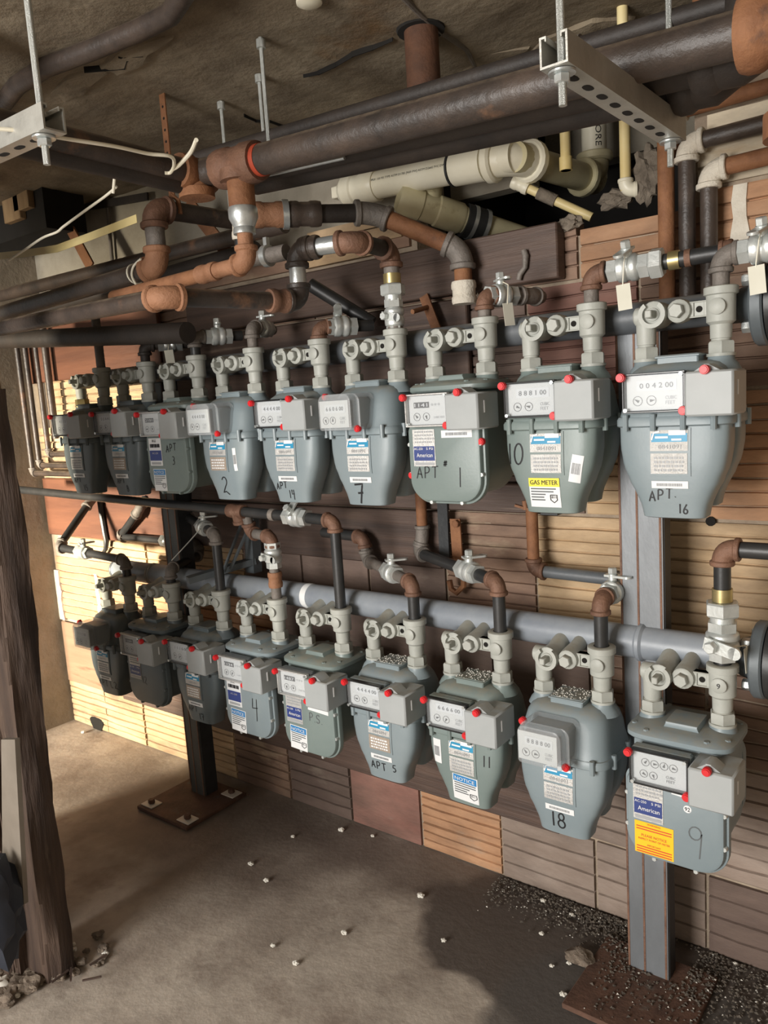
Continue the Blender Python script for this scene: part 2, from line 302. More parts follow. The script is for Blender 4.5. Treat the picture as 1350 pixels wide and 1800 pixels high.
# everything flat on a meter front is laid on its surface y = S(x, z)
class Face:
    def __init__(s, S): s.S = S
    def pt(s, cx, cz, dx, dz, rot, off):
        c, sn = math.cos(rot), math.sin(rot); x = cx+dx*c-dz*sn; z = cz+dx*sn+dz*c; return (x, s.S(x, z)-off, z)
    def slab(s, mb, cx, cz, w, h, off, rot=0.0, dx=0.0, dz=0.0, th=0.0007, nx=6, nz=5):
        g = [[s.pt(cx, cz, dx-w/2+w*i/nx, dz-h/2+h*j/nz, rot, off) for i in range(nx+1)] for j in range(nz+1)]
        vs = [p for r in g for p in r]; N = nx+1; fs = [(j*N+i, j*N+i+1, (j+1)*N+i+1, (j+1)*N+i) for j in range(nz) for i in range(nx)]
        ring = [(0, i) for i in range(nx)]+[(j, nx) for j in range(nz)]+[(nz, nx-i) for i in range(nx)]+[(nz-j, 0) for j in range(nz)]
        o = len(vs); vs += [(g[j][i][0], g[j][i][1]+th, g[j][i][2]) for j, i in ring]; n = len(ring)
        for k in range(n): a = ring[k][0]*N+ring[k][1]; b = ring[(k+1) % n][0]*N+ring[(k+1) % n][1]; fs.append((a, o+k, o+(k+1) % n, b))
        mb.add(vs, fs); return mb
    def text(s, mb, t, cx, cz, w, h, off, rot=0.0, dx=0.0, dz=0.0):
        vv, ff = text_mesh(t); mb.add([s.pt(cx, cz, dx+p*w, dz+q*h, rot, off) for p, q in vv], ff); return mb
    def stroke(s, mb, pts, r, off):
        """a marker line: a narrow ribbon"""
        q = []
        for a, b in zip(pts, pts[1:]):
            n = max(1, int(math.dist(a, b)/0.006)); q += [(a[0]+(b[0]-a[0])*k/n, a[1]+(b[1]-a[1])*k/n) for k in range(n)]
        q.append(pts[-1]); L, R_ = [], []
        for i, p in enumerate(q):
            a = q[max(i-1, 0)]; b = q[min(i+1, len(q)-1)]; d = (b[0]-a[0], b[1]-a[1]); l = math.hypot(*d) or 1; nx, nz = -d[1]/l*r, d[0]/l*r
            L.append(s.pt(p[0]+nx, p[1]+nz, 0, 0, 0, off)); R_.append(s.pt(p[0]-nx, p[1]-nz, 0, 0, 0, off))
        n = len(q); mb.add(L+R_, [(i, i+1, n+i+1, n+i) for i in range(n-1)]); return mb
def arc(cx, cy, rx, ry, a0, a1, n=8): return [(cx+rx*math.cos(math.radians(a0+(a1-a0)*k/n)), cy+ry*math.sin(math.radians(a0+(a1-a0)*k/n))) for k in range(n+1)]
GL = {'A': [[(0, 0), (.45, 1), (.9, .02)], [(.15, .4), (.8, .36)]], 'P': [[(.1, 0), (.1, 1)], [(.1, 1)]+arc(.4, .73, .4, .27, 90, -90)+[(.1, .44)]], 'T': [[(0, .95), (1, 1)], [(.5, .97), (.48, 0)]],
      'L': [[(.1, 1), (.1, 0), (.8, .02)]], 'S': [arc(.45, .75, .36, .25, 20, 260)+arc(.45, .25, .36, .25, 90, -160)], '.': [[(.1, 0), (.16, .05)]], '#': [[(.25, .35), (.4, 1)], [(.55, .35), (.7, 1)], [(.1, .55), (.85, .6)], [(.15, .78), (.9, .83)]],
      '0': [arc(.4, .5, .38, .5, 90, 450, 14)], '1': [[(.3, 1), (.32, 0)]], '2': [arc(.4, .72, .34, .28, 160, -40)+[(.05, .0), (.45, .08), (.95, -.12)]], '3': [arc(.35, .76, .35, .24, 130, -90)+arc(.35, .26, .4, .26, 90, -130)],
      '4': [[(.15, 1), (.1, .45), (.75, .5)], [(.62, 1), (.6, -.25)]], '5': [[(.85, 1), (.25, .97), (.2, .55)]+arc(.4, .3, .4, .3, 110, -130)], '6': [[(.6, 1), (.15, .45)]+arc(.42, .24, .32, .24, 160, 520, 12)],
      '7': [[(0, .95), (.85, 1), (.5, -.05)], [(.3, .5), (.85, .53)]], '8': [arc(.4, .76, .28, .24, -90, 270, 10), arc(.4, .26, .36, .27, 90, 450, 12)], '9': [arc(.38, .72, .36, .26, 0, 360, 12)+[(.76, .75), (.7, -.25)]], ' ': []}
random.seed(4)
# ================================================================ THE SETTING
def grid_slab(name, x0, x1, y0, y1, z, nx, ny, amp, m, thick, seedf):
    mb = MB(); vs = []; 
    for j in range(ny+1):
        for i in range(nx+1):
            x = x0+(x1-x0)*i/nx; y = y0+(y1-y0)*j/ny
            h = amp*(math.sin(x*3.1+seedf)*math.cos(y*4.3)+0.6*math.sin(x*9.1+y*5.7)+0.4*math.cos(y*17.0-x*11.0)+0.5*(random.random()-0.5))
            vs.append((x, y, z+h))
    N = nx+1; fs = [(j*N+i, j*N+i+1, (j+1)*N+i+1, (j+1)*N+i) for j in range(ny) for i in range(nx)]
    o = len(vs); vs += [(x0, y0, z+thick), (x1, y0, z+thick), (x1, y1, z+thick), (x0, y1, z+thick)]
    c = [0, nx, (ny+1)*N-1, ny*N]
    fs.append((o, o+1, o+2, o+3))
    fs.append(tuple(range(0, nx+1))+(o+1, o)); fs.append(tuple(range(ny*N, ny*N+N))[::-1]+(o+3, o+2)); fs.append(tuple(j*N for j in range(ny, -1, -1))+(o, o+3)); fs.append(tuple(j*N+nx for j in range(ny+1))+(o+2, o+1))
    mb.add(vs, fs); return mb.build(name, m, None, ang=70)
struct(grid_slab('floor', -3.6, 2.4, -5.2, 0.25, -0.004, 90, 80, 0.0012, 'floor_concrete', -0.2, 0.4), 'stained grey-brown concrete floor', 'floor')
struct(grid_slab('ceiling', -3.6, 2.4, -5.2, 0.85, 2.43, 150, 150, 0.006, 'ceiling_concrete', 0.2, 1.3), 'rough stained concrete ceiling', 'ceiling')
struct(MB().box((-3.5, -0.7, -0.1), (-3.262, 0.1, 2.43)).build('wall_left', 'wall_concrete'), 'bare concrete side wall at the far end', 'wall')
struct(MB().box((1.9, -5.2, -0.1), (2.1, 0.8, 2.43)).build('wall_right', 'plaster'), 'plain plastered side wall', 'wall')
# back wall: mortar bed with terracotta tiles, broken open at the top where the drain pipes pass
wb = MB(); wb.box((-3.5, 0.008, -0.15), (-0.98, 0.16, 1.985)); wb.box((-0.98, 0.008, -0.15), (-0.18, 0.16, 1.90)); wb.box((-0.18, 0.008, -0.15), (2.1, 0.16, 2.2))
wall = struct(wb.build('wall_back', 'mortar'), 'back wall of ribbed terracotta tile', 'wall')
def tile_mesh(w, h, ribs, depth, seed):
    """one ribbed tile: a face of ribs with recessed grooves between them"""
    rnd = random.Random(seed); prof = [(0.0, 0.0)]
    if ribs:
        p = h/ribs
        for k in range(ribs):
            j = rnd.uniform(-0.0016, 0.0016); z0 = k*p; prof += [(-0.001+j, z0+0.0035), (j-0.0018, z0+p*0.5), (-0.001+j, z0+p-0.0035)]
            if k < ribs-1: prof += [(depth, z0+p-0.0012), (depth, z0+p+0.0012)]
    else: prof += [(-0.001, 0.004), (-0.001, h-0.004)]
    prof += [(0.0, h), (0.05, h), (0.05, 0.0)]
    xs = [0, w*0.25, w*0.5, w*0.75, w] if ribs else [0, w]
    R = []
    for x in xs:
        jz = [rnd.uniform(-0.0022, 0.0022) for _ in range(40)]
        R.append([(x, y+(rnd.uniform(-0.0015, 0.0015) if 0 < x < w and y < 0.01 else 0), z+(jz[int(z/(h/max(ribs, 1))+.5)] if y < .03 and 0.006 < z < h-.006 else 0)) for y, z in prof])
    return MB().rings(R)
TILE = {}
def tile(x0, z0, w, h, style, ribs, y=0.0, depth=0.007):
    key = (round(w, 3), round(h, 3), ribs, random.randrange(3), style, depth)
    if key not in TILE:
        o = tile_mesh(w, h, ribs, depth, hash(key[3])+ribs).build('tile', style, None, ang=25); TILE[key] = o.data
    else: o = bpy.data.objects.new('tile', TILE[key]); col.objects.link(o)
    o.parent = wall; o.location = (x0, y+random.uniform(-0.003, 0.003), z0); return o
P, XT, J = 0.310, -0.159, 0.010
def style(x, z):
    if z < 0.1:
        for lim, s in ((-1.95, ('tile_buff', 7)), (-1.71, ('tile_brown', 6)), (-1.40, ('tile_dark', 5)), (-1.09, ('tile_maroon', 0)), (-0.78, ('tile_orange', 7))):
            if x+0.15 < lim: return s
        return ('tile_grey', 4) if x < -0.3 else ('tile_dark', 4) if x < -0.1 else ('tile_maroon', 5)
    if z < 0.4: return ('tile_tan', 0) if False else (('tile_brown', 7) if x < -1 else ('tile_grey', 8))
    if z < 0.7: return ('tile_orange', 9) if x < -1.9 else ('tile_dark', 0) if x < -0.75 else ('tile_brown', 9)
    if z < 1.1: return ('tile_buff', 9) if x < -2.0 else ('tile_dark', 0) if x < -0.95 else ('tile_brown', 9) if x < -0.65 else ('tile_buff', 9) if x < -0.1 else ('tile_pale', 9)
    if z < 1.4: return ('tile_buff', 9) if x < -2.0 else ('tile_dark', 9) if x < -0.7 else ('tile_buff', 9) if x < -0.25 else ('tile_orange', 9)
    if z < 1.7: return ('tile_buff', 9) if x < -2.0 else ('tile_dark', 9) if x < -0.9 else ('tile_maroon', 9) if x < -0.35 else ('tile_brown', 9) if x < -0.2 else ('tile_orange', 9)
    return ('tile_orange', 5) if x > -0.6 else ('tile_brown', 5)
rows = [(0.0, 0.213), (0.223, 0.528), (0.538, 0.852), (0.862, 1.162), (1.172, 1.480), (1.490, 1.782), (1.792, 1.945)]
for ri, (z0, z1) in enumerate(rows):
    k = 10 if ri % 2 == 0 else 9.5
    while XT-k*P < 0.6:
        x0 = XT-k*P; k -= 1
        if x0 < -3.25: x0 = -3.25
        s, r = style(x0, z0); h = z1-z0
        if ri == 6 and -0.95 < x0 < -0.2: h -= random.uniform(0.0, 0.035)
        tile(x0+J/2, z0, P-J, h, s, r if ri != 6 else max(1, int(r*h/0.155)))
for x0, s in ((-0.17, 'tile_pale'), (0.06, 'tile_buff'), (0.30, 'tile_buff')):
    tile(x0, 1.955, 0.22, 0.085, s, 2); tile(x0+0.02, 2.05, 0.22, 0.06, 'tile_pale', 1)
for x0, x1, z0 in ((-0.095, -0.06, 1.80), (-3.262, -3.22, 0.53), (-2.905, -2.88, 0.54)):
    wm = MB(); n = 8
    wm.rings([[(x0+random.uniform(-.006, .006), -0.006, z0+k*0.036), (x1+random.uniform(-.008, .008), -0.006, z0+k*0.036), (x1, 0.02, z0+k*0.036), (x0, 0.02, z0+k*0.036)] for k in range(n if z0 < 1 else 5)]); wm.build('mortar_joint', 'mortar_pale', wall)
# space behind the broken top of the wall
struct(MB().box((-3.5, 0.10, 1.93), (-1.0, 0.2, 2.47)).build('wall_upper', 'plaster'), 'pale plastered strip above the tile wall', 'wall')
struct(MB().box((-0.16, 0.06, 2.0), (2.1, 0.2, 2.47)).build('wall_upper_right', 'plaster'), 'pale plastered wall behind the high pipes', 'wall')
struct(MB().box((-1.2, 0.75, 1.5), (0.1, 0.85, 2.47)).box((-1.1, 0.16, 1.75), (0.0, 0.8, 1.85)).box((-1.05, 0.2, 1.5), (-1.0, 0.8, 2.47)).box((-0.17, 0.2, 1.5), (-0.12, 0.8, 2.47)).build('wall_cavity', 'hole_shade'), 'black cavity behind the broken tile wall', 'wall')
struct(MB().box((-0.85, 0.62, 2.24), (-0.25, 0.70, 2.47)).box((-1.0, 0.24, 2.12), (-0.72, 0.30, 2.47)).build('wall_patch', 'plaster'), 'pale plaster behind the white drain pipes', 'wall')
# dark boards fixed over the tile
def board(lo, hi, m, label, bev=0.004): return mesh1(MB().box(lo, hi, bev), 'wall_board', m, label, 'board', 'boards fixed over the tile wall')
board((-2.75, -0.028, 0.216), (-0.567, -0.006, 0.475), 'wood_dark', 'wide dark board low on the wall behind the lower meters')
board((-3.24, -0.014, 0.216), (-2.76, -0.006, 0.525), 'wood_lit', 'lit-toned far end of the low dark board')
board((-2.2, -0.030, 0.985), (-0.93, -0.006, 1.165), 'wood_dark', 'dark board on the wall just above the lower manifold')
board((-3.24, -0.018, 0.965), (-2.21, -0.006, 1.24), 'wood_red', 'reddish board at the far end below the upper meters')
board((-2.2, -0.040, 1.172), (-0.575, -0.006, 1.255), 'wood_dark', 'narrow dark plank just under the upper meters')
board((-2.2, -0.022, 1.262), (-0.80, -0.006, 1.50), 'wood_dark', 'dark board behind the bodies of the upper meters')
board((-2.2, -0.026, 1.507), (-0.80, -0.006, 1.785), 'wood_dark', 'dark board behind the upper manifold pipe')
board((-3.24, -0.026, 1.69), (-2.21, -0.006, 1.93), 'wood_red', 'reddish board high on the wall at the far end')
board((-2.0, -0.052, 1.795), (-0.505, -0.006, 1.935), 'wood_dark', 'weathered plank with a hook hanging on its end')
struct(MB().box((-3.25, -0.005, 1.96), (-1.0, 0.12, 2.03)).build('trim_1', 'tile_brown'), 'broken brown ledge above the long plank', 'trim')
for k, (x0, x1, z0, z1) in enumerate(((-1.45, -1.02, 1.99, 2.03), (-1.40, -1.05, 2.035, 2.065), (-1.42, -1.10, 1.955, 1.985))):
    tile(x0, z0, x1-x0, z1-z0, 'tile_buff', 0, y=-0.012)

# ================================================================ STEEL POSTS
def post(x0, x1, y0, y1, ztop, label, m, plate, bolts):
    t = thing('steel_post', label, 'post', ((x0+x1)/2, (y0+y1)/2, 0), 'steel posts carrying the manifolds')
    mb = MB(); mb.box((x0, y0, 0.012), (x1, y0+0.006, ztop)); mb.box((x0, y0+0.006, 0.012), (x0+0.006, y1, ztop)); mb.box((x1-0.006, y0+0.006, 0.012), (x1, y1, ztop), 0.0); mb.build('channel', m, t)
    mb = MB()
    for fx in (0.02, 0.42, 0.95): mb.box((x0+(x1-x0)*fx-0.0025, y0-0.0015, 0.013), (x0+(x1-x0)*fx+0.0025, y0+0.001, ztop-0.002))
    mb.build('edge_rib', 'rust_iron', t)
    mb = MB(); mb.box((x1-0.004, y0+0.008, 0.012), (x1+0.002, y1, ztop)); mb.build('shaded_side', 'post_dark', t)  # near-black sheet paints the shaded right side of the post
    px0, px1, py0, py1 = plate; MB().box((px0, py0, -0.002), (px1, py1, 0.012), 0.002).build('base_plate', 'plate_rust', t)
    for bx, by in bolts:
        wq = MB().box((bx-0.034, by-0.026, 0.012), (bx+0.034, by+0.026, 0.016), 0.001).build('washer_plate', 'stone_pale', t); MB().hexn((bx, by, 0.016), (bx, by, 0.032), 0.013).build('anchor_nut', 'plate_rust', wq)
    return t
post(-0.305, -0.203, -0.185, -0.135, 1.69, 'tall grey steel post nearest the camera on a rusty base plate', 'post_steel', (-0.395, -0.105, -0.40, -0.105), [])
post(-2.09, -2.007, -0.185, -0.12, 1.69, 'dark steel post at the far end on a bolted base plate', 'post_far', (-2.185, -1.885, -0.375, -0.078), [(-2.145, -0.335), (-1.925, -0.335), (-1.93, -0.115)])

# ================================================================ MANIFOLDS
YO, TU, TL = -0.2756, 1.6958, 0.9033
XU = [-0.0491-0.2739*k for k in range(9)]; XL = [-0.0478-0.2723*k for k in range(9)]
def manifold(name, label, y, z, r, x0, x1, m, fx, flm):
    t = thing(name, label, 'pipe', ((x0+x1)/2, y, z-r), 'grey gas manifolds')
    MB().cyl((x0, y, z), (x1, y, z), r, n=28).build('pipe', m, t)
    fl = MB().lathe((fx, y, z), (1, 0, 0), [(0, 0.082), (0.004, 0.086), (0.022, 0.086), (0.026, 0.082)], 36).lathe((fx-0.03, y, z), (1, 0, 0), [(0, r*1.05), (0.03, r*1.3)], 28).build('flange', flm, t)
    MB().lathe((fx+0.029, y, z), (1, 0, 0), [(0, 0.085), (0.022, 0.085)], 36).build('blind_flange', 'black_pipe', t)
    for k in range(4):
        a = math.pi/4+k*math.pi/2; c = V3((fx-0.018, y+0.066*math.cos(a), z+0.066*math.sin(a))); MB().hexn(c, c+V3((0.018, 0, 0)), 0.0125).build('flange_bolt', 'galvanised', fl)
    return t
mu = manifold('manifold_pipe', 'dark grey manifold pipe running behind the valves of the upper meters', -0.19, 1.660, 0.035, -2.35, 0.06, 'manifold_grey', 0.0, 'bracket_grey')
ml = manifold('manifold_pipe', 'pale blue-grey manifold pipe running behind the lower meters', -0.185, 0.895, 0.040, -2.42, 0.06, 'manifold_pale', 0.0, 'bracket_grey')
MB().lathe((-2.44, -0.185, 0.895), (1, 0, 0), [(0, 0.03), (0.015, 0.043), (0.02, 0.043), (0.025, 0.041)], 24).build('end_cap', 'manifold_grey', ml)
for x in (-2.19, -2.175): MB().lathe((x, -0.185, 0.895), (1, 0, 0), [(0, 0.0405), (0.004, 0.043), (0.008, 0.0405)], 24).build('weld_ring', 'galvanised', ml)
MB().lathe((-0.265, -0.185, 0.895), (1, 0, 0), [(0, 0.040), (0.006, 0.046), (0.014, 0.046), (0.02, 0.040)], 28).build('weld_ring', 'manifold_pale', ml)
MB().lathe((-1.36, -0.185, 0.895), (1, 0, 0), [(0, 0.0402), (0.004, 0.0412), (0.020, 0.0412), (0.024, 0.0402)], 28).build('tape_mark', 'white_sticker', ml)
for x in (-0.33, -2.06):
    MB().tube([(x+0.1, -0.19+0.04*math.cos(a), 1.66+0.04*math.sin(a)) for a in [math.radians(d) for d in range(150, 391, 20)]], 0.004, 8).build('pipe_clamp', 'galvanised', mu)
# bracket frame at the far end that props the lower manifold
br = thing('strut_bracket', 'grey steel strut bracket propping the pipes at the far end', 'bracket', B(445, 1010, y=-0.1))
a0, a1, a2 = B(441, 905, y=-0.10), B(447, 1005, y=-0.10), B(330, 1020, y=-0.32)
MB().bar(a0, a1, 0.04, 0.04, (0, 1, 0)).build('upright', 'bracket_grey', br)
MB().bar(B(447, 985, y=-0.10), a2, 0.042, 0.022, (0, 0, 1)).build('arm', 'bracket_grey', br)
for q0, q1 in (((428, 912), (392, 1005)), ((444, 912), (405, 1000))): MB().bar(B(*q0, y=-0.12), B(*q1, y=-0.22), 0.012, 0.006).build('diagonal_brace', 'bracket_grey', br)

# ================================================================ VALVE ASSEMBLIES AND METERS
def hexnut(mb, x, y, z0, z1, r): return mb.hexn((x, y, z0), (x, y, z1), r, 0.08)
def valve_set(xo, T, ym, zm, label, num=None, brass=False):
    cx = xo-0.0762; y = YO; t = thing('valve_assembly', label, 'valve', (cx, y, T-0.165), 'grey valve assemblies above the meters'); V = 'valve_grey'
    X = lambda dx, dy, dz: (cx+dx, y+dy, T+dz)
    o = MB().lathe(X(.0762, 0, -.075), (0, 0, 1), [(0, .021), (.006, .028), (.058, .0285), (.060, .033), (.074, .033), (.076, .030), (.076, .0185), (.07, .0185)], 28).build('outlet_tee', V, t)
    MB().lathe(X(.0762, -.025, -.040), (0, -1, 0), [(0, .0165), (.0065, .0165), (.008, .0145)], 18).build('round_boss', V, o)
    if num:
        F = Face(lambda x, z: y-.0345); mb = MB(); F.text(mb, num, cx+.0762, T-.040, .005*len(num)+.002, .012, 0.0); mb.build('boss_number', 'ink', o)
    MB().lathe(X(.0762, 0, -.110), (0, 0, 1), [(0, .0205), (.003, .0205), (.004, .019), (.007, .019), (.008, .021), (.036, .0215)], 22).build('outlet_column', V, t)
    hexnut(MB(), cx+.0762, y, T-.134, T-.108, .0275).lathe(X(.0762, 0, -.138), (0, 0, 1), [(0, .0285), (.006, .0285)], 20).build('swivel_nut', V, t)
    # bracket arm with its hole, and the plugged bypass body that reaches back to the manifold
    a = MB(); a.box(X(.008, -.012, -.0265), X(.056, .010, -.0235), .001); a.box(X(.008, -.012, -.0565), X(.056, .010, -.0535), .001); a.box(X(.008, -.008, -.0565), X(.056, .010, -.0235)); a.box(X(.010, -.012, -.054), X(.026, .0, -.026), .001); a.box(X(.046, -.012, -.054), X(.056, .0, -.026), .001)
    am = a.build('bracket_arm', V, t); MB().lathe(X(.036, -.0095, -.040), (0, 1, 0), [(0, .0065), (.002, .0065)], 14).build('bolt_hole', 'hole_shade', am)
    zb = zm-(T-.040)
    MB().tube([X(-.002, -.026, -.040), X(-.002, -.022, -.040), X(-.002, -.008, -.040), X(-.002, .012, -.040+zb*.2), X(-.002, .035, -.040+zb*.5), X(-.002, ym-y, -.040+zb)], [.018, .0235, .0255, .0235, .018, .018], 18).build('bypass_body', V, t)
    MB().hexn(X(-.002, -.042, -.040), X(-.002, -.024, -.040), .0155, .12).build('hex_plug', V, t)
    # inlet shut-off valve
    MB().tube([X(-.052, -.028, -.042), X(-.052, -.026, -.042), X(-.052, .022, -.042), X(-.052, .04, -.042+zb*.5), X(-.052, ym-y, -.042+zb)], [.0245, .0275, .0275, .022, .020], 20).build('valve_body', V, t)
    ring = MB(); n = 18
    R = []
    for k in range(n+1):
        g = math.radians(-235+290*k/n); R.append([X(-.052+r*math.cos(g), d, -.042+r*math.sin(g)) for r, d in ((.0195, -.026), (.0195, -.038), (.0285, -.038), (.0285, -.026))])
    ring.rings(R); ring.build('lock_wing', V, t)
    MB().box(X(-.059, -.060, -.050), X(-.045, -.026, -.034), .002).lathe(X(-.052, -.030, -.042), (0, 1, 0), [(0, .013), (.006, .016)], 16).build('valve_stem', V, t)
    MB().tube([X(-.060, .0, -.042), X(-.0762, .0, -.046), X(-.0762, 0, -.06)], [.022, .024, .022], 18).lathe(X(-.100, 0, -.042), (1, 0, 0), [(0, .015), (.004, .020), (.03, .020)], 18).lathe(X(-.0762, 0, -.110), (0, 0, 1), [(0, .0195), (.003, .0195), (.004, .018), (.007, .018), (.008, .020), (.06, .021)], 22).build('inlet_elbow', V, t)
    hexnut(MB(), cx-.0762, y, T-.134, T-.108, .0265).lathe(X(-.0762, 0, -.138), (0, 0, 1), [(0, .0275), (.006, .0275)], 20).build('swivel_nut', 'brass' if brass else V, t)
    return t
AT = [(0, .112, .043), (.25, .111, .046), (.45, .105, .047), (.62, .092, .045), (.78, .076, .042), (.90, .067, .038), (1, .064, .035)]
def seal(p, parent, m='seal_red', ax=(0, -1, 0)):
    s = MB().lathe(p, ax, [(0, .0092), (.010, .0092), (.011, .0085)], 14).build('seal', m, parent); MB().lathe(V3(p)+V3(ax)*.0112, ax, [(0, .0072), (.002, .0066)], 14).build('seal_cap', m, s)
def handwriting(F, t, lines, r, off, m='ink'):
    mb = MB()
    for s, x, z, h, sl in lines:
        w = h*0.62
        for ch in s:
            adv = {'.': .35, '1': .6, ' ': .5}.get(ch, 1.0)
            for st in GL[ch]: F.stroke(mb, [(x+p*w+q*h*0.05, z+q*h+(x+p*w)*0) for p, q in st], r, off)
            x += w*adv*1.28; z += sl*w
    mb.build('handwriting', m, t, 'hand-marked in black ink')
def barcode(F, t, cx, cz, w, h, rot, off, name='barcode_sticker', bw=.7, bh=.4, dz=0.0):
    s = F.slab(MB(), cx, cz, w, h, off, rot).build(name, 'white_sticker', t, 'white barcode sticker'); mb = MB(); x = -w*bw/2; rnd = random.Random(int(cx*1e4))
    while x < w*bw/2:
        d = rnd.choice((.0006, .001, .0014)); F.slab(mb, cx, cz, d, h*bh, off+.0009, rot, x, dz, .0005, 1, 2); x += d+rnd.choice((.0007, .0011))
    mb.build('barcode', 'print_grey', s); return s
def notice(F, t, cx, cz, w, h, rot, off):
    s = F.slab(MB(), cx, cz, w, h, off, rot).build('notice_sticker', 'white_sticker', t, 'white sticker headed NOTICE on blue'); d = lambda: MB()
    F.slab(d(), cx, cz, w*.92, h*.24, off+.0009, rot, 0, h*.35).build('header_band', 'notice_blue', s); F.text(d(), 'NOTICE', cx, cz, w*.78, h*.13, off+.0020, rot, 0, h*.35).build('header_text', 'print_white', s)
    mb = d()
    for k, ww in enumerate((.85, .85, .6, .5, .55)): F.slab(mb, cx, cz, w*ww, h*.035, off+.0009, rot, -w*(.43-ww/2), h*(.17-.09*k), .0004, 4, 1)
    mb.build('small_print', 'ink_grey', s); mb = d()
    F.stroke(mb, [(cx+w*.3+p*w*.13, cz-h*.27+q*h*.11) for p, q in ((-1, 1), (1, 1), (1, -.3), (0, -1), (-1, -.3), (-1, 1))], .0009, off+.0012); F.text(mb, '811', cx, cz, w*.15, h*.06, off+.0012, rot, w*.3, -h*.22); mb.build('dig_shield', 'ink', s)
def badge_t(F, t, cx, cz, kind):
    """blue-banded maker's plate over a stamped plate, on a raised pad"""
    pad = F.slab(MB(), cx, cz, .086, .098, .0022, th=.006).build('badge_pad', kind['m'], t)
    w = F.slab(MB(), cx, cz, .076, .042, .0032, dz=.024).build('badge_plate', 'badge_silver', t, 'white and blue maker plate'); F.slab(MB(), cx, cz, .072, .017, .0042, dx=.001, dz=.030, nx=8, nz=2).build('blue_band', 'badge_blue', w)
    mb = MB(); F.stroke(mb, [(cx-.034, cz+.026), (cx-.030, cz+.040), (cx-.018, cz+.043)], .0015, .0055); F.slab(mb, cx, cz, .026, .004, .0052, dx=-.014, dz=.031, nz=1); F.slab(mb, cx, cz, .020, .004, .0052, dx=.016, dz=.026, nz=1); F.slab(mb, cx, cz, .034, .010, .0052, dx=.017, dz=.040, nz=1); mb.build('logo_print', 'print_white', w)
    F.text(MB(), kind.get('serial', '0841091'), cx, cz, .046, .0085, .0046, dx=.002, dz=.0115).build('serial_number', 'print_grey', w)
    b = F.slab(MB(), cx, cz, .074, .042, .0032, dz=-.023).build('rating_plate', kind.get('plate', 'badge_silver'), t, 'stamped metal rating plate'); mb = MB(); rnd = random.Random(int(cz*1000))
    for k in range(4):
        x = -.030
        while x < .028: d = rnd.uniform(.003, .009); F.slab(mb, cx, cz, d, .0045, .0042, dx=x+d/2, dz=-.011-.0085*k, nx=1, nz=1); x += d+.0022
    mb.build('stamped_rows', 'print_white' if kind.get('plate') else 'print_grey', b)
def badge_a(F, t, cx, cz, bge):
    pad = F.slab(MB(), cx, cz, .066, .092, .0015, th=.003).build('badge_plate', 'white_sticker' if bge else 'badge_silver', t, 'maker plate with a dark blue block')
    if bge:
        F.text(MB(), 'BGE', cx, cz, .020, .009, .0024, dx=-.002, dz=.037).build('utility_letters', 'ink', pad); mb = MB(); x = -.026
        rnd = random.Random(5)
        while x < .026: F.slab(mb, cx, cz, .001, .012, .0024, dx=x, dz=.021, nx=1, nz=1); x += rnd.choice((.0018, .0026))
        mb.build('barcode', 'ink', pad); F.slab(MB(), cx, cz, .062, .034, .0022, dz=-.012, nz=2).build('blue_block', 'navy', pad)
        F.text(MB(), 'AC-250', cx, cz, .032, .006, .0034, dz=-.004).build('model_letters', 'badge_silver', pad); F.slab(MB(), cx, cz, .05, .008, .0024, dz=-.038, nz=1).build('stamped_rows', 'print_grey', pad)
    else:
        mb = MB(); rnd = random.Random(9)
        for k in range(4):
            x = -.027
            while x < .026: d = rnd.uniform(.003, .008); F.slab(mb, cx, cz, d, .004, .0024, dx=x+d/2, dz=.040-.0085*k, nx=1, nz=1); x += d+.002
        mb.build('stamped_rows', 'print_grey', pad); F.slab(MB(), cx, cz, .062, .036, .0022, dz=-.014, nz=2).build('blue_block', 'navy', pad)
        F.text(MB(), 'AC-250', cx, cz, .026, .006, .0034, dx=-.016, dz=-.002).build('model_letters', 'print_white', pad); F.text(MB(), '5 PSI', cx, cz, .020, .006, .0034, dx=.018, dz=-.002).build('model_letters', 'print_white', pad)
        F.text(MB(), 'American', cx, cz, .048, .010, .0034, dx=.002, dz=-.018).build('maker_letters', 'print_white', pad); F.slab(MB(), cx, cz, .058, .007, .0024, dz=-.040, nz=1).build('stamped_rows', 'print_grey', pad)
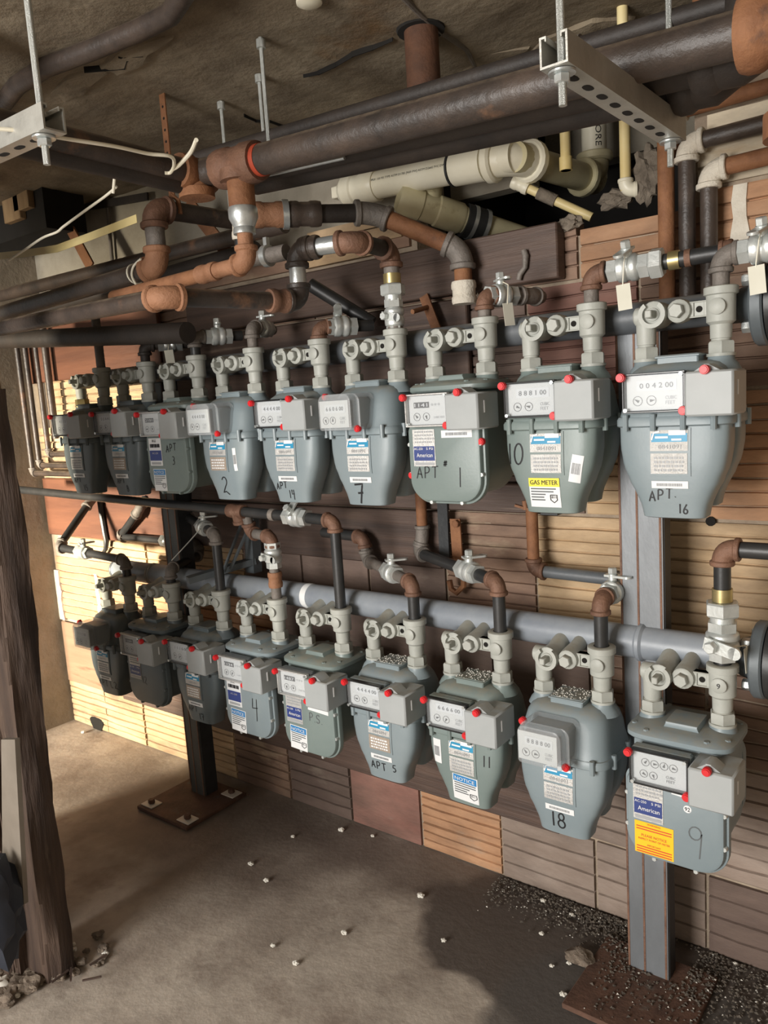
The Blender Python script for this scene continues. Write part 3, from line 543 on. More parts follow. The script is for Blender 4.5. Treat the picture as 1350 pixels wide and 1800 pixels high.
def dial(F, parent, cx, cz, w, h, digits, style):
    f = F.slab(MB(), cx, cz, w, h, 0, th=.003).build('dial_face', 'dial_white', parent, 'white dial face')
    k = w/.1; mb = MB(); inkm = MB()
    if style == 'dials':
        spots = [(-.030+.02*i, .010, .0085) for i in range(4)]+[(-.034, -.017, .0085), (-.013, -.017, .0085)]
    else:
        if style == 'odo': F.slab(MB(), cx, cz, w*.40, h*.20, .0010, dx=-w*.17, dz=h*.18).build('counter_window', 'ink', f)
        else: F.slab(MB(), cx, cz, w*.72, h*.30, .0008, dx=w*.04, dz=h*.20).build('counter_window', 'white_sticker', f)
        spots = [(-.030*k, -.016, .0095), (-.005*k, -.016, .0095)]
    for dx, dz, r in spots:
        F.stroke(inkm, arc(cx+dx, cz+dz, r, r, 0, 360, 14), .0005, .0012); g = random.uniform(0, 6.28); c, s_ = math.cos(g), math.sin(g)
        inkm.add([F.pt(cx+dx, cz+dz, p, q, 0, .0016) for p, q in ((c*r*.85, s_*r*.85), (-s_*r*.3-c*r*.3, c*r*.3-s_*r*.3), (s_*r*.3-c*r*.3, -c*r*.3-s_*r*.3))], [(0, 1, 2)])
    inkm.build('pointer_dials', 'ink', f)
    if style == 'dials':
        F.text(mb, 'CUBIC', cx, cz, .020, .006, .0012, dx=.024, dz=-.013); F.text(mb, 'FEET', cx, cz, .018, .006, .0012, dx=.024, dz=-.022); mb.build('dial_lettering', 'ink_grey', f)
    elif style == 'odo':
        F.text(MB(), digits, cx, cz, w*.34, h*.12, .0026, dx=-w*.17, dz=h*.18).build('counter_digits', 'print_white', f); F.text(mb, '0 0 0', cx, cz, w*.22, h*.08, .0012, dx=w*.2, dz=h*.18); F.text(mb, 'CUBIC FEET', cx, cz, w*.28, h*.07, .0012, dx=w*.28, dz=-h*.26); mb.build('dial_lettering', 'print_grey', f)
    else:
        F.text(MB(), digits, cx, cz, w*.60, h*.15, .0020, dx=w*.04, dz=h*.20).build('counter_digits', 'ink_grey', f); F.text(mb, 'CUBIC', cx, cz, w*.2, h*.10, .0012, dx=w*.30, dz=-h*.16); F.text(mb, 'FEET', cx, cz, w*.17, h*.10, .0012, dx=w*.29, dz=-h*.30); mb.build('dial_lettering', 'print_grey', f)
def index_boxed(t, cx, T, yf, digits, style, topdark, drop=0.0):
    """dial under a clear cover on the left, plain grey transmitter box on the right"""
    zc = T-.202-drop; y = YO+yf
    MB().box((cx-.079, y+.03, zc-.033), (cx+.125, y+.078, zc+.033), .006).build('index_mount', topdark, t)
    ix = thing_part('index', t)
    MB().box((cx-.083, y+.006, zc-.040), (cx+.043, y+.034, zc+.040), .004).build('index_frame', topdark if style != 'odo' else 'index_body', t)
    F = Face(lambda x, z: y+.0035); dial(F, t, cx-.021, zc, .112, .070, digits, style)
    MB().box((cx-.081, y-.008, zc-.038), (cx+.041, y+.0005, zc+.038), .003).build('index_cover', 'clear_cover', t)
    fr = MB()
    for a, b in (((cx-.083, y-.009, zc+.036), (cx+.043, y+.004, zc+.040)), ((cx-.083, y-.009, zc-.040), (cx+.043, y+.004, zc-.036)), ((cx-.083, y-.009, zc-.036), (cx-.0795, y+.004, zc+.036)), ((cx+.0395, y-.009, zc-.036), (cx+.043, y+.004, zc+.036))): fr.box(a, b, .001)
    fr.build('cover_rim', 'frame_black' if style != 'odo' else 'badge_silver', t)
    for dx, dz in ((.036, .034), (-.076, -.034)): MB().lathe((cx+dx, y-.012, zc+dz), (0, 1, 0), [(0, .004), (.008, .0045)], 10).build('cover_screw', 'galvanised', t)
    seal((cx-.083, y-.008, zc+.033), t); seal((cx+.041, y-.008, zc-.038), t)
    m = MB(); m.box((cx+.047, y-.028, zc-.050), (cx+.137, y+.07, zc+.036), .004); m.prism([(cx+.062, zc+.034), (cx+.112, zc+.034), (cx+.092, zc+.049), (cx+.081, zc+.049)], y-.020, y+.02, .002); mo = m.build('transmitter_box', 'module_grey', t, 'plain grey transmitter box')
    seal((cx+.0865, y-.026, zc+.038), mo)
    MB().box((cx+.1365, y+.0, zc-.012), (cx+.1385, y+.004, zc+.016)).build('latch_slot', 'print_white', mo)
    return zc
def thing_part(n, t): return t
def index_clear(t, cx, T, yf, digits, topdark):
    """dial alone under a deep clear polycarbonate cover"""
    zc = T-.212; y = YO+yf; x0 = cx-.068
    MB().box((x0+.004, y+.030, zc-.036), (x0+.110, y+.095, zc+.040), .008).build('index_mount', topdark, t); MB().box((x0+.012, y+.006, zc-.032), (x0+.098, y+.05, zc+.034), .004).build('index_body', 'index_body', t)
    F = Face(lambda x, z: y+.002); dial(F, t, x0+.050, zc, .098, .070, digits, 'plain')
    c = MB(); o = rrect(x0-.006, x0+.122, zc-.043, zc+.052, .022, .010); c.prism([(p*.88+(x0+.05)*.12, q) for p, q in o], y-.006, y+.02, .006); c.prism(o, y+.02, y+.085, .004); c.build('clear_cover', 'hazy_cover', t, 'deep clear plastic dial cover')
    seal((x0+.112, y+.025, zc-.040), t, ax=(0, -1, 0)); seal((x0+.0, y+.035, zc+.046), t)
def meter_t(xo, T, m, label, spec):
    """tapered two-lobed case under a flanged head"""
    cx = xo-0.0762; y = YO; zs = T-.262; zb = T-.462; t = thing('gas_meter', label, 'gas meter', (cx, y, zb), 'grey gas meters on the wall')
    lob = []
    for sgn, k in ((-1, 1.0), (1, .97)):
        mb = MB(); R = []
        for i in range(15): f = i/14; a, b = interp(AT, f); R.append(sell(cx, y+sgn*.050, zs+(zb-zs)*f+(0 if sgn < 0 else .012*f), a*k, b, 4.2))
        a, b = AT[-1][1:]; R.append(sell(cx, y+sgn*.050, zb-.002+(0 if sgn < 0 else .012), a*k*.94, b*.88, 4)); mb.rings(R); lob.append(mb.build('front_lobe' if sgn < 0 else 'rear_lobe', m, t))
    mb = MB(); R = [sell(cx, y, T+z, a, b, n) for z, a, b, n in ((-.258, .117, .100, 5), (-.245, .115, .097, 4.5), (-.225, .112, .092, 4.2), (-.195, .109, .087, 4), (-.172, .104, .080, 3.6), (-.158, .096, .072, 3.4), (-.149, .084, .060, 3.2), (-.144, .066, .044, 3), (-.143, .03, .02, 3))]; mb.rings(R).build('head', m, t)
    MB().rings([sell(cx, y, T+z, a, b, 5.5) for z, a, b in ((-.273, .116, .099), (-.270, .120, .103), (-.258, .120, .103), (-.252, .117, .100))]).build('flange', m, t)
    for dx, dy in ((-.088, -.101), (-.03, -.103), (.03, -.103), (.088, -.101), (.119, -.045), (.119, .04)): MB().cyl((cx+dx, y+dy, T-.280), (cx+dx, y+dy, T-.246), .0062, n=8).build('flange_bolt', m, t)
    for s in (-1, 1):
        MB().lathe((cx+s*.0762, y, T-.166), (0, 0, 1), [(0, .040), (.012, .034), (.020, .027), (.032, .025)], 22).build('neck', m, t); MB().lathe((cx+s*.0762, y, T-.1385), (0, 0, 1), [(0, .0255), (.004, .0255)], 20).build('washer', 'rust_pipe' if spec.get('rusty') else 'brass' if spec.get('brassy') else 'valve_grey', t)
    MB().box((cx-.040, y-.046, T-.152), (cx+.044, y+.030, T-.128), .003).box((cx-.043, y-.049, T-.134), (cx+.047, y+.033, T-.130), .001).build('top_plate', m, t)
    if spec['index'] == 'clear': index_clear(t, cx, T, -.165, spec['digits'], m)
    else: index_boxed(t, cx, T, -.122, spec['digits'], 'plain', m)
    def S(x, z):
        f = min(1, max(0, (zs-z)/(zs-zb))); a, b = interp(AT, f); u = min(.97, abs((x-cx)/a)); return y-.050-b*(1-u**4.2)**(1/4.2)
    F = Face(S); bz = spec.get('bz', T-.325); badge_t(F, t, cx+spec.get('bx', 0), bz, dict(m=m, **spec.get('badge', {})))
    for kind, *a in spec.get('stickers', ()):
        if kind == 'bar': barcode(F, t, cx+a[0], T+a[1], a[2], a[3], a[4], .0012)
        elif kind == 'notice': notice(F, t, cx+a[0], T+a[1], a[2], a[3], a[4], .0012)
        elif kind == 'gas': gas_sticker(F, t, cx+a[0], T+a[1])
    handwriting(F, t, [(s, cx+x, T+z, h, sl) for s, x, z, h, sl in spec['hand']], spec.get('pen', .0014), .0011, spec.get('ink', 'ink'))
    return t
def gas_sticker(F, t, cx, cz):
    s = F.slab(MB(), cx, cz, .076, .068, .0012).build('gas_meter_sticker', 'white_sticker', t, 'white sticker headed GAS METER on yellow'); F.slab(MB(), cx, cz, .076, .020, .0022, dz=.024, nz=2).build('header_band', 'sticker_yellow', s); F.text(MB(), 'GAS METER', cx, cz, .068, .0105, .0034, dz=.024).build('header_text', 'ink', s)
    mb = MB()
    for k, ww in enumerate((.062, .056, .036, .032, .034)): F.slab(mb, cx, cz, ww, .0028, .0021, dx=-.034+ww/2, dz=.009-.0065*k, nz=1)
    mb.build('small_print', 'ink_grey', s); mb = MB(); F.stroke(mb, [(cx+.022+p*.008, cz-.014+q*.009) for p, q in ((-1, 1), (1, 1), (1, -.3), (0, -1), (-1, -.3), (-1, 1))], .001, .0024); F.text(mb, '811', cx, cz, .011, .006, .0024, dx=.022, dz=-.010); mb.build('dig_shield', 'ink', s)
def meter_a(xo, T, m, label, spec):
    """drum-backed case with a bolted round-cornered front cover"""
    cx = xo-0.0762; y = YO; zb = T-.450; t = thing('gas_meter', label, 'gas meter', (cx, y, zb), 'grey gas meters on the wall')
    c = MB(); o = rrect(cx-.098, cx+.098, T-.438, T-.165, .020, .075, 8); c.prism(o, y-.075, y+.080, .012); c.build('drum', m, t)
    o = rrect(cx-.1, cx+.1, T-.425, T-.19, .05, .08, 8); MB().prism(o, y+.078, y+.105, .0).build('rear_drum', m, t)
    o = rrect(cx-.111, cx+.111, zb, T-.237, .032, .062, 9); MB().prism(o, y-.086, y-.070, .002).build('cover_rim', m, t); oo = rrect(cx-.105, cx+.105, zb+.006, T-.243, .028, .056, 9); cov = MB().prism(oo, y-.101, y-.084, .008).build('front_cover', m, t)
    for dx, dz in ((-.104, -.30), (.104, -.30), (-.104, -.375), (.104, -.375), (-.045, -.4455), (.045, -.4455), (-.06, -.242), (.05, -.242)): MB().hexn((cx+dx, y-.098, T+dz), (cx+dx, y-.080, T+dz), .0058).build('cover_bolt', 'cast_nickel' if spec.get('bright') else m, cov)
    MB().rings([sell(cx, y, T+z, a, b, n) for z, a, b, n in ((-.172, .112, .090, 5), (-.168, .116, .094, 5), (-.158, .116, .094, 5), (-.152, .110, .088, 4.5), (-.147, .092, .070, 4), (-.143, .06, .045, 3.5))]).build('top_lid', m, t)
    for k in range(8):
        g = 2*math.pi*(k+.5)/8; p = V3((cx+.104*math.copysign(abs(math.cos(g))**.5, math.cos(g)), y+.083*math.copysign(abs(math.sin(g))**.5, math.sin(g)), T-.156)); MB().hexn(p, p+V3((0, 0, .008)), .0065).build('lid_bolt', m, t)
    MB().prism([(cx-.035, T-.15), (cx+.043, T-.15), (cx+.038, T-.132), (cx-.03, T-.132)], y-.055, y+.02, .004).build('top_plate', m, t)
    for s in (-1, 1): MB().lathe((cx+s*.0762, y, T-.160), (0, 0, 1), [(0, .032), (.010, .030), (.024, .026)], 22).build('neck', m, t); MB().lathe((cx+s*.0762, y, T-.1385), (0, 0, 1), [(0, .0255), (.004, .0255)], 20).build('washer', 'rust_pipe' if spec.get('rusty') else 'valve_grey', t)
    index_boxed(t, cx, T, -.128, spec['digits'], spec.get('dial', 'odo'), m, .012)
    F = Face(lambda x, z: y-.101); badge_a(F, t, cx-.055, T-.308, spec.get('bge', False))
    for kind, *a in spec.get('stickers', ()):
        if kind == 'bar': barcode(F, t, cx+a[0], T+a[1], a[2], a[3], a[4], .0010)
        elif kind == 'notice': notice(F, t, cx+a[0], T+a[1], a[2], a[3], a[4], .0010)
        elif kind == 'seal': seal((cx+a[0], y-.086, T+a[1]), t)
        elif kind == 'round':
            s = MB().lathe((cx+a[0], y-.1008, T+a[1]), (0, -1, 0), [(0, .0085), (.0006, .0085)], 20).build('round_sticker', 'white_sticker', t); F.text(MB(), '92', cx+a[0], T+a[1], .011, .009, .0015).build('sticker_number', 'ink', s)
        elif kind == 'warn':
            s = F.slab(MB(), cx+a[0], T+a[1], .086, .076, .0010).build('warning_sticker', 'sticker_orange', t, 'bright yellow sticker with red print'); mb = MB(); x, z = cx+a[0], T+a[1]
            F.text(mb, 'WARNING', x, z, .030, .004, .0018, dz=.034); F.text(mb, 'PLEASE NOTICE', x, z, .056, .006, .0018, dz=.006); F.text(mb, 'INSPECT POINT OF METER', x, z, .070, .0045, .0018, dz=-.003); F.text(mb, 'IMPORTANT', x, z, .030, .004, .0018, dz=-.016)
            for k in (.026, .020, -.022, -.028, -.034): F.slab(mb, x, z, .078, .0022, .0018, dz=k, nx=2, nz=1)
            mb.build('sticker_print', 'print_red', s)
    handwriting(F, t, [(s, cx+x, T+z, h, sl) for s, x, z, h, sl in spec['hand']], spec.get('pen', .0014), .0010, spec.get('ink', 'ink'))
    return t
BAR = ('bar', .0, -.392, .074, .015, 0)
UP = [
 ('t', 'meter_grey', 'gas meter marked APT 16, nearest in the upper row', '16', dict(index='box', digits='0 0 4 2 00', hand=[('APT.', -.044, -.428, .022, .25), ('16', .014, -.452, .020, -.05)], stickers=[BAR], rusty=1)),
 ('t', 'meter_green', 'gas meter marked 10 with the yellow GAS METER sticker', '10', dict(index='box', digits='8 8 8 1 00', hand=[('10', -.106, -.350, .048, 0)], pen=.0019, stickers=[('gas', -.008, -.415), ('bar', .070, -.36, .026, .062, -.2)], brassy=0)),
 ('a', 'meter_green', 'gas meter marked APT #1 with a round-cornered cover, upper row', '1', dict(digits='1141', pen=.0014, hand=[('APT', -.082, -.385, .029, .05), ('#', -.002, -.362, .022, 0), ('1', .036, -.405, .048, 0)], stickers=[('bar', .042, -.275, .088, .018, .0), ('seal', .104, -.296), ('seal', -.104, -.378)], bright=1, rusty=1)),
 ('t', 'meter_grey', 'gas meter marked with a bold crossed 7 below its barcode, upper row', '7', dict(index='clear', digits='6 6 0 6 00', hand=[('7', -.026, -.455, .052, 0)], pen=.0026, stickers=[BAR], rusty=1)),
 ('t', 'meter_grey', 'gas meter marked APT 14, upper row', '14', dict(index='box', digits='4 4 4 4 00', hand=[('APT', -.052, -.425, .020, .2), ('14', -.006, -.450, .024, .1)], stickers=[BAR], brassy=1)),
 ('t', 'meter_grey', 'gas meter with a curly 2 and an upright barcode strip, upper row', '2', dict(index='clear', digits='4 4 4 0 00', hand=[('2', -.020, -.440, .050, 0)], pen=.0018, bx=-.02, badge=dict(serial='4127688', plate='badge_tan'), stickers=[('bar', .055, -.335, .014, .070, .06)])),
 ('a', 'meter_green', 'gas meter marked APT 3 with a NOTICE sticker, upper row', '3', dict(digits='2101', bge=True, hand=[('APT', .002, -.310, .024, .2), ('3', .028, -.350, .026, 0)], stickers=[('notice', -.045, -.402, .066, .074, 0)], ink='ink')),
 ('t', 'meter_shaded', 'shaded gas meter marked APT 8, second from the far end of the upper row', '8', dict(index='box', digits='0 0 4 4 00', hand=[('APT', -.035, -.420, .020, .12), ('8', .012, -.448, .022, 0)], badge=dict(plate='badge_tan'), stickers=[BAR])),
 ('t', 'meter_shaded', 'shaded gas meter marked APT 15, farthest in the upper row', '15', dict(index='box', digits='4 1 1 1 00', hand=[('APT', -.040, -.420, .020, .1), ('15', .012, -.450, .022, 0)], stickers=[BAR], brassy=1)),
]
LO = [
 ('a', 'meter_grey', 'gas meter marked 9 with the yellow warning sticker, nearest in the lower row', '9', dict(digits='', dial='dials', hand=[('9', .030, -.395, .058, 0)], pen=.0013, ink='ink_grey', stickers=[('bar', .040, -.268, .086, .020, -.06), ('round', .030, -.302), ('warn', -.043, -.397)], bright=1)),
 ('t', 'meter_grey', 'gas meter marked 18 under a clear dial cover, lower row', '18', dict(index='clear', digits='8 8 8 8 00', hand=[('18', -.028, -.443, .040, 0)], pen=.0019, stickers=[BAR], brassy=1)),
 ('t', 'meter_green', 'gas meter marked 11 with a NOTICE sticker on its tapered case', '11', dict(index='box', digits='6 6 6 6 00', hand=[('11', .060, -.335, .030, 0)], pen=.0013, stickers=[('notice', .004, -.413, .076, .076, -.05), ('bar', -.078, -.325, .026, .066, .03)])),
 ('t', 'meter_grey', 'gas meter marked APT 5, lower row', '5', dict(index='box', digits='4 4 4 4 00', hand=[('APT', -.042, -.432, .024, -.05), ('5', .034, -.428, .022, 0)], stickers=[BAR], badge=dict(plate='badge_tan'), brassy=1)),
 ('a', 'meter_green', 'gas meter marked P.S. with a NOTICE sticker', 'PS', dict(digits='1487', hand=[('P.S.', .006, -.335, .026, -.05)], ink='ink_grey', stickers=[('notice', -.045, -.402, .070, .076, -.04), ('bar', .046, -.282, .082, .040, -.05)], bright=1)),
 ('a', 'meter_grey', 'gas meter marked 4 with a NOTICE sticker', '4', dict(digits='1134', bge=True, hand=[('4', .022, -.372, .060, 0)], pen=.0015, stickers=[('notice', -.045, -.402, .070, .076, -.04)], bright=1)),
 ('t', 'meter_shaded', 'shaded gas meter marked APT 17, lower row', '17', dict(index='box', digits='1 1 1 6 00', hand=[('APT', -.046, -.425, .022, .1), ('17', .004, -.450, .024, 0)], badge=dict(plate='badge_tan'), stickers=[BAR])),
 ('a', 'meter_shaded', 'shaded round-cornered gas meter faintly marked 12, lower row', '12', dict(digits='1109', hand=[('12', -.02, -.365, .026, 0)], pen=.0013, stickers=[('bar', .035, -.275, .080, .016, -.03)])),
 ('t', 'meter_shaded', 'shaded gas meter under a clear dial cover, farthest in the lower row', 'L', dict(index='clear', digits='1 1 1 1 00', hand=[('APT L2', -.055, -.430, .028, 0)], pen=.0014, stickers=[BAR])),
]
VU = ['pale grey valve assembly beside the upper flange, nearest in the upper row', 'pale grey valve assembly over the meter with the yellow GAS METER sticker', 'pale grey valve assembly over the round-cornered meter marked APT #1', 'pale grey valve assembly under the upright union of the rusty overhead pipe', 'pale grey valve assembly over the meter marked APT 14, below a rusty elbow', 'pale grey valve assembly over the upper-row meter with a curly 2', 'grey valve assembly over the upper-row meter marked APT 3', 'shaded grey valve assembly over the shaded meter marked APT 8', 'shaded grey valve assembly with a brass nut, farthest in the upper row']
VL = ['pale grey valve assembly numbered 9 on its boss, beside the lower flange', 'pale grey valve assembly over the clear-covered lower meter marked 18', 'pale grey valve assembly over the tapered meter with a NOTICE sticker', 'pale grey valve assembly over the lower-row meter marked APT 5', 'pale grey valve assembly under the tall straight pipe of the P.S. meter', 'pale grey valve assembly over the blue-grey meter marked 4', 'grey valve assembly over the shaded lower meter marked APT 17', 'shaded grey valve assembly over the shaded round-cornered lower meter', 'shaded grey valve assembly farthest in the lower row']
for k, (kind, m, label, mk, spec) in enumerate(UP):
    (meter_t if kind == 't' else meter_a)(XU[k], TU, m, label, spec)
    valve_set(XU[k], TU, -0.19, 1.66, VU[k], brass=(k == 8))
for k, (kind, m, label, mk, spec) in enumerate(LO):
    (meter_t if kind == 't' else meter_a)(XL[k], TL, m, label, spec)
    valve_set(XL[k], TL, -0.185, 0.895, VL[k], num='9' if k == 0 else None)
# ================================================================ PIPE RUNS
def elbow_mb(p, d1, d2, r, k=1.25):
    """street elbow: swept bend with a banded collar at each mouth"""
    p = V3(p); d1 = V3(d1).normalized(); d2 = V3(d2).normalized(); a = r*1.75; mb = MB(); A = p-d1*a; C_ = p+d2*a
    pts = []
    for i in range(9):
        t = i/8; pts.append(A*(1-t)**2 + p*2*t*(1-t) + C_*t*t)
    mb.tube(pts, r*k, 16)
    mb.lathe(A-d1*r*.35, d1, [(0, r*1.36), (r*.1, r*1.46), (r*.55, r*1.46), (r*.7, r*1.28)], 18); mb.lathe(C_+d2*r*.35, -d2, [(0, r*1.36), (r*.1, r*1.46), (r*.55, r*1.46), (r*.7, r*1.28)], 18)
    return mb
def collar(p, d, r, l, k=1.42): return MB().lathe(V3(p)-V3(d).normalized()*l/2, d, [(0, r*k*.94), (l*.12, r*k), (l*.3, r*k), (l*.36, r*k*.92), (l*.64, r*k*.92), (l*.7, r*k), (l*.88, r*k), (l, r*k*.94)], 18)
def ball_valve(t, c, d, up, r, l=None, tagged=False, wing=True, m='cast_nickel'):
    c = V3(c); d = V3(d).normalized(); up = V3(up); up = (up-d*up.dot(d)).normalized(); l = l or r*4.6; s = d.cross(up)
    vb = MB(); vb.lathe(c-d*l*.5, d, [(0, r*1.35), (l*.22, r*1.35)], 6, .2); vb.lathe(c-d*l*.29, d, [(0, r*1.2), (l*.05, r*1.5), (l*.12, r*1.56), (l*.22, r*1.56), (l*.26, r*1.42), (l*.32, r*1.42), (l*.36, r*1.56), (l*.46, r*1.56), (l*.5, r*1.5), (l*.56, r*1.2)], 18); vb.lathe(c+d*l*.27, d, [(0, r*1.45), (l*.23, r*1.45)], 6, .2)
    b = vb.build('ball_valve', m, t, 'bright cast shut-off valve')
    sm = MB(); sm.cyl(c+up*r*1.3, c+up*r*2.3, r*.62, n=14); sm.hexn(c+up*r*2.3, c+up*r*3.1, r*.6); sm.build('valve_stem', m, b)
    if wing:
        h = MB(); q = c+up*r*2.05; h.bar(q-s*r*.9+d*r*.2, q+s*r*2.0-d*r*.4, r*1.2, r*.28, up); h.lathe(q+s*r*2.0-d*r*.4-up*r*.14, up, [(0, r*.62), (r*.28, r*.62)], 14); h.build('lock_wing', m, b)
    if tagged:
        s = s if s.dot(V3(CAM)-c) < 0 else -s
        q = c-up*r*1.0-d*r*.4-s*r*1.9; w = MB(); w.tube([c+up*r*2.1+s*0.2*r, c+up*r*1.2-s*r*1.7, q, q+V3((0, 0, -r*.4))], .0013, 6); w.build('tag_wire', 'wire_white', b)
        MB().bar(q+V3((0, 0, -.004)), q+V3((.004, .002, -.058)), .030, .0008, s).build('paper_tag', 'paper_tag', b, 'blank paper tag on a wire')
    return b
def union(t, c, d, r, m='cast_nickel'):
    c = V3(c); d = V3(d).normalized(); return MB().hexn(c-d*r*.8, c+d*r*.9, r*1.95, .1).lathe(c-d*r*1.6, d, [(0, r*1.35), (r*.9, r*1.35)], 18).build('union_nut', m, t)
def run(name, label, pts, r, pm='black_pipe', em='rust_iron', extras=(), cat='pipe', group=None, ends=(None, None), pms=None, bend=None):
    """a pipe run: a pipe between each pair of nodes, an elbow at each inner node, extras (kind, segment, fraction, options)"""
    pts = [V3(p) for p in pts]; lo = min(pts, key=lambda q: q.z); t = thing(name, label, cat, lo, group)
    for i in range(len(pts)-1):
        q0, q1 = pts[i], pts[i+1]; d = (q1-q0).normalized(); tr = min(r*1.5, (q1-q0).length*.3)
        MB().cyl(q0+d*(tr if i else 0), q1-d*(tr if i < len(pts)-2 else 0), r, n=18).build('pipe', (pms or {}).get(i, pm), t)
    for i in range(1, len(pts)-1): elbow_mb(pts[i], pts[i]-pts[i-1], pts[i+1]-pts[i], r).build('elbow', (bend or {}).get(i, em), t)
    for k, s, f, *o in extras:
        a, b = pts[s], pts[s+1]; c = a.lerp(b, f); d = b-a; o = dict(o[0]) if o else {}
        if k == 'valve': ball_valve(t, c, d, o.pop('up', (0, 0, 1)), o.pop('r', r), **o)
        elif k == 'union': union(t, c, d, o.get('r', r), o.get('m', 'cast_nickel'))
        elif k == 'collar': collar(c, d, r, o.get('l', r*2.2), o.get('k', 1.42)).build('coupling', o.get('m', em), t)
        elif k == 'ring': MB().lathe(c-d.normalized()*o.get('l', .02)/2, d, [(0, r*o.get('k', 1.2)), (o.get('l', .02), r*o.get('k', 1.2))], 18).build('ring', o.get('m', 'brass'), t)
        elif k == 'tee':
            MB().cyl(c, c+V3(o['d']).normalized()*r*2.4, r*1.25, n=18).lathe(c+V3(o['d']).normalized()*r*2.0, o['d'], [(0, r*1.45), (r*.6, r*1.45)], 18).build('tee_branch', o.get('m', em), t); collar(c, d, r, r*4.4, 1.45).build('tee', o.get('m', em), t)
        elif k == 'sleeve': MB().cyl(c-d.normalized()*o['l']/2, c+d.normalized()*o['l']/2, r*o.get('k', 1.02), n=18).build('sleeve', o['m'], t)
    return t
RP = 0.0165; GU = 'outlet pipes of the upper meters'; GL_ = 'outlet pipes of the lower meters'
su = lambda k: V3((XU[k], YO, TU-.01)); sl = lambda k: V3((XL[k], YO, TL-.01))
def above(s, u, v): return V3((s.x, s.y, B(u, v, y=s.y).z))
def frac(a, b, u, v, y): return (B(u, v, y=y)-V3(a)).dot((V3(b)-V3(a)))/(V3(b)-V3(a)).length_squared
# upper 16: up and off to the right
e = above(su(0), 1270, 448)
run('outlet_pipe', 'short outlet pipe turning right above the meter marked 16', [su(0), e, e+V3((.45, 0, .004))], RP, 'dull_iron', 'dull_iron', [('valve', 1, .175, dict(r=.019, up=(-.1, -.35, 1), tagged=True))], group=GU)
# upper 10: elbow, valve, union and a long black pipe to the right behind the first
e = above(su(1), 1040, 482); g = e+V3((.72, .075, .02))
run('outlet_pipe', 'outlet pipe with valve and union running right above the meter marked 10', [su(1), e, g], RP, 'black_pipe', 'rust_iron', [('valve', 1, .115, dict(r=.019, up=(-.25, -.45, 1), tagged=True)), ('union', 1, .195), ('ring', 1, .245, dict(l=.022, k=1.18)), ('ring', 1, .283, dict(l=.012, k=1.1, m='rust_iron')), ('collar', 1, .385, dict(m='rust_iron', l=.026))], group=GU, pms={0: 'dull_iron'})
# upper 1
e = above(su(2), 848, 520); g = B(932, 520, z=e.z)
run('outlet_pipe', 'outlet pipe with tagged valve turning to the wall above the meter marked 1', [su(2), e, g, g+V3((0, .06, 0))], RP, 'dull_iron', 'rust_iron', [('valve', 1, .36, dict(r=.018, tagged=True))], group=GU, bend={2: 'dull_iron'})
# upper 14
e = above(su(4), 560, 575); g = B(655, 572, z=e.z)
run('outlet_pipe', 'outlet pipe with a rusty elbow and ringed valve over the APT 14 meter', [su(4), e, g], RP, 'black_pipe', 'rust_iron', [('valve', 1, .42, dict(r=.019, up=(-.8, -.4, .5)))], group=GU)
e = above(su(5), 441, 575); g = e+V3((-.05, .14, .0))
run('outlet_pipe', 'outlet pipe with valve seen end on above the meter marked 2', [su(5), e, g], RP, 'dull_iron', 'dull_iron', [('valve', 1, .55, dict(r=.018))], group=GU)
e = above(su(6), 343, 592); g = B(425, 590, z=e.z)
run('outlet_pipe', 'outlet pipe with dark pipework and bright valve over the APT 3 meter', [su(6), e, g], RP, 'black_pipe', 'dull_iron', [('valve', 1, .5, dict(r=.019))], group=GU)
e = above(su(7), 262, 606); g = B(345, 603, z=e.z)
run('outlet_pipe', 'outlet pipe with tagged valve above the meter marked 8', [su(7), e, g], RP, 'dark_pipe', 'dark_pipe', [('valve', 1, .5, dict(r=.018, tagged=True, m='galvanised'))], group=GU)
mesh1(MB().cyl(su(8), above(su(8), 172, 590)+V3((0, 0, .10)), RP), 'outlet_pipe', 'dull_iron', 'plain upright pipe above the farthest upper meter', 'pipe', GU)
# lower 9
s = sl(0); e = above(s, 1278, 965)
run('outlet_pipe', 'outlet pipe with upright valve and union above the meter marked 9', [s, e, e+V3((.5, 0, 0))], RP*1.05, 'black_pipe', 'rust_iron', [('valve', 0, .235, dict(r=.022, up=(-.15, -1, .1), l=.085, tagged=True)), ('union', 0, .50, dict(r=.0185)), ('ring', 0, .62, dict(l=.028, k=1.2))], group=GL_)
# lower 18
s = sl(1); e = above(s, 1056, 1055); w_ = V3((e.x-.01, -.075, e.z)); l_ = B(938, 990, y=-.075); l_.z = w_.z+.005
run('outlet_pipe', 'outlet pipe with valve doubling back along the wall above the meter marked 18', [s, e, w_, l_, V3((l_.x, -.075, 1.32))], RP, 'black_pipe', 'rust_iron', [('valve', 1, .45, dict(r=.019, up=(0, -.1, 1)))], group=GL_, pms={1: 'dull_iron', 2: 'manifold_grey', 3: 'rust_pipe'}, bend={2: 'dull_iron'})
# lower 11
s = sl(2); e = above(s, 868, 1022); w_ = B(735, 955, y=-.08); w_.z = e.z+.01
run('outlet_pipe', 'outlet pipe with valve slanting back to the wall above the meter marked 11', [s, e, w_, w_+V3((.012, .01, .05)), V3((w_.x+.012, -.07, 1.32))], RP, 'black_pipe', 'rust_iron', [('valve', 1, .32, dict(r=.0195))], group=GL_, bend={2: 'dull_iron', 3: 'dull_iron'}, pms={3: 'rust_pipe'})
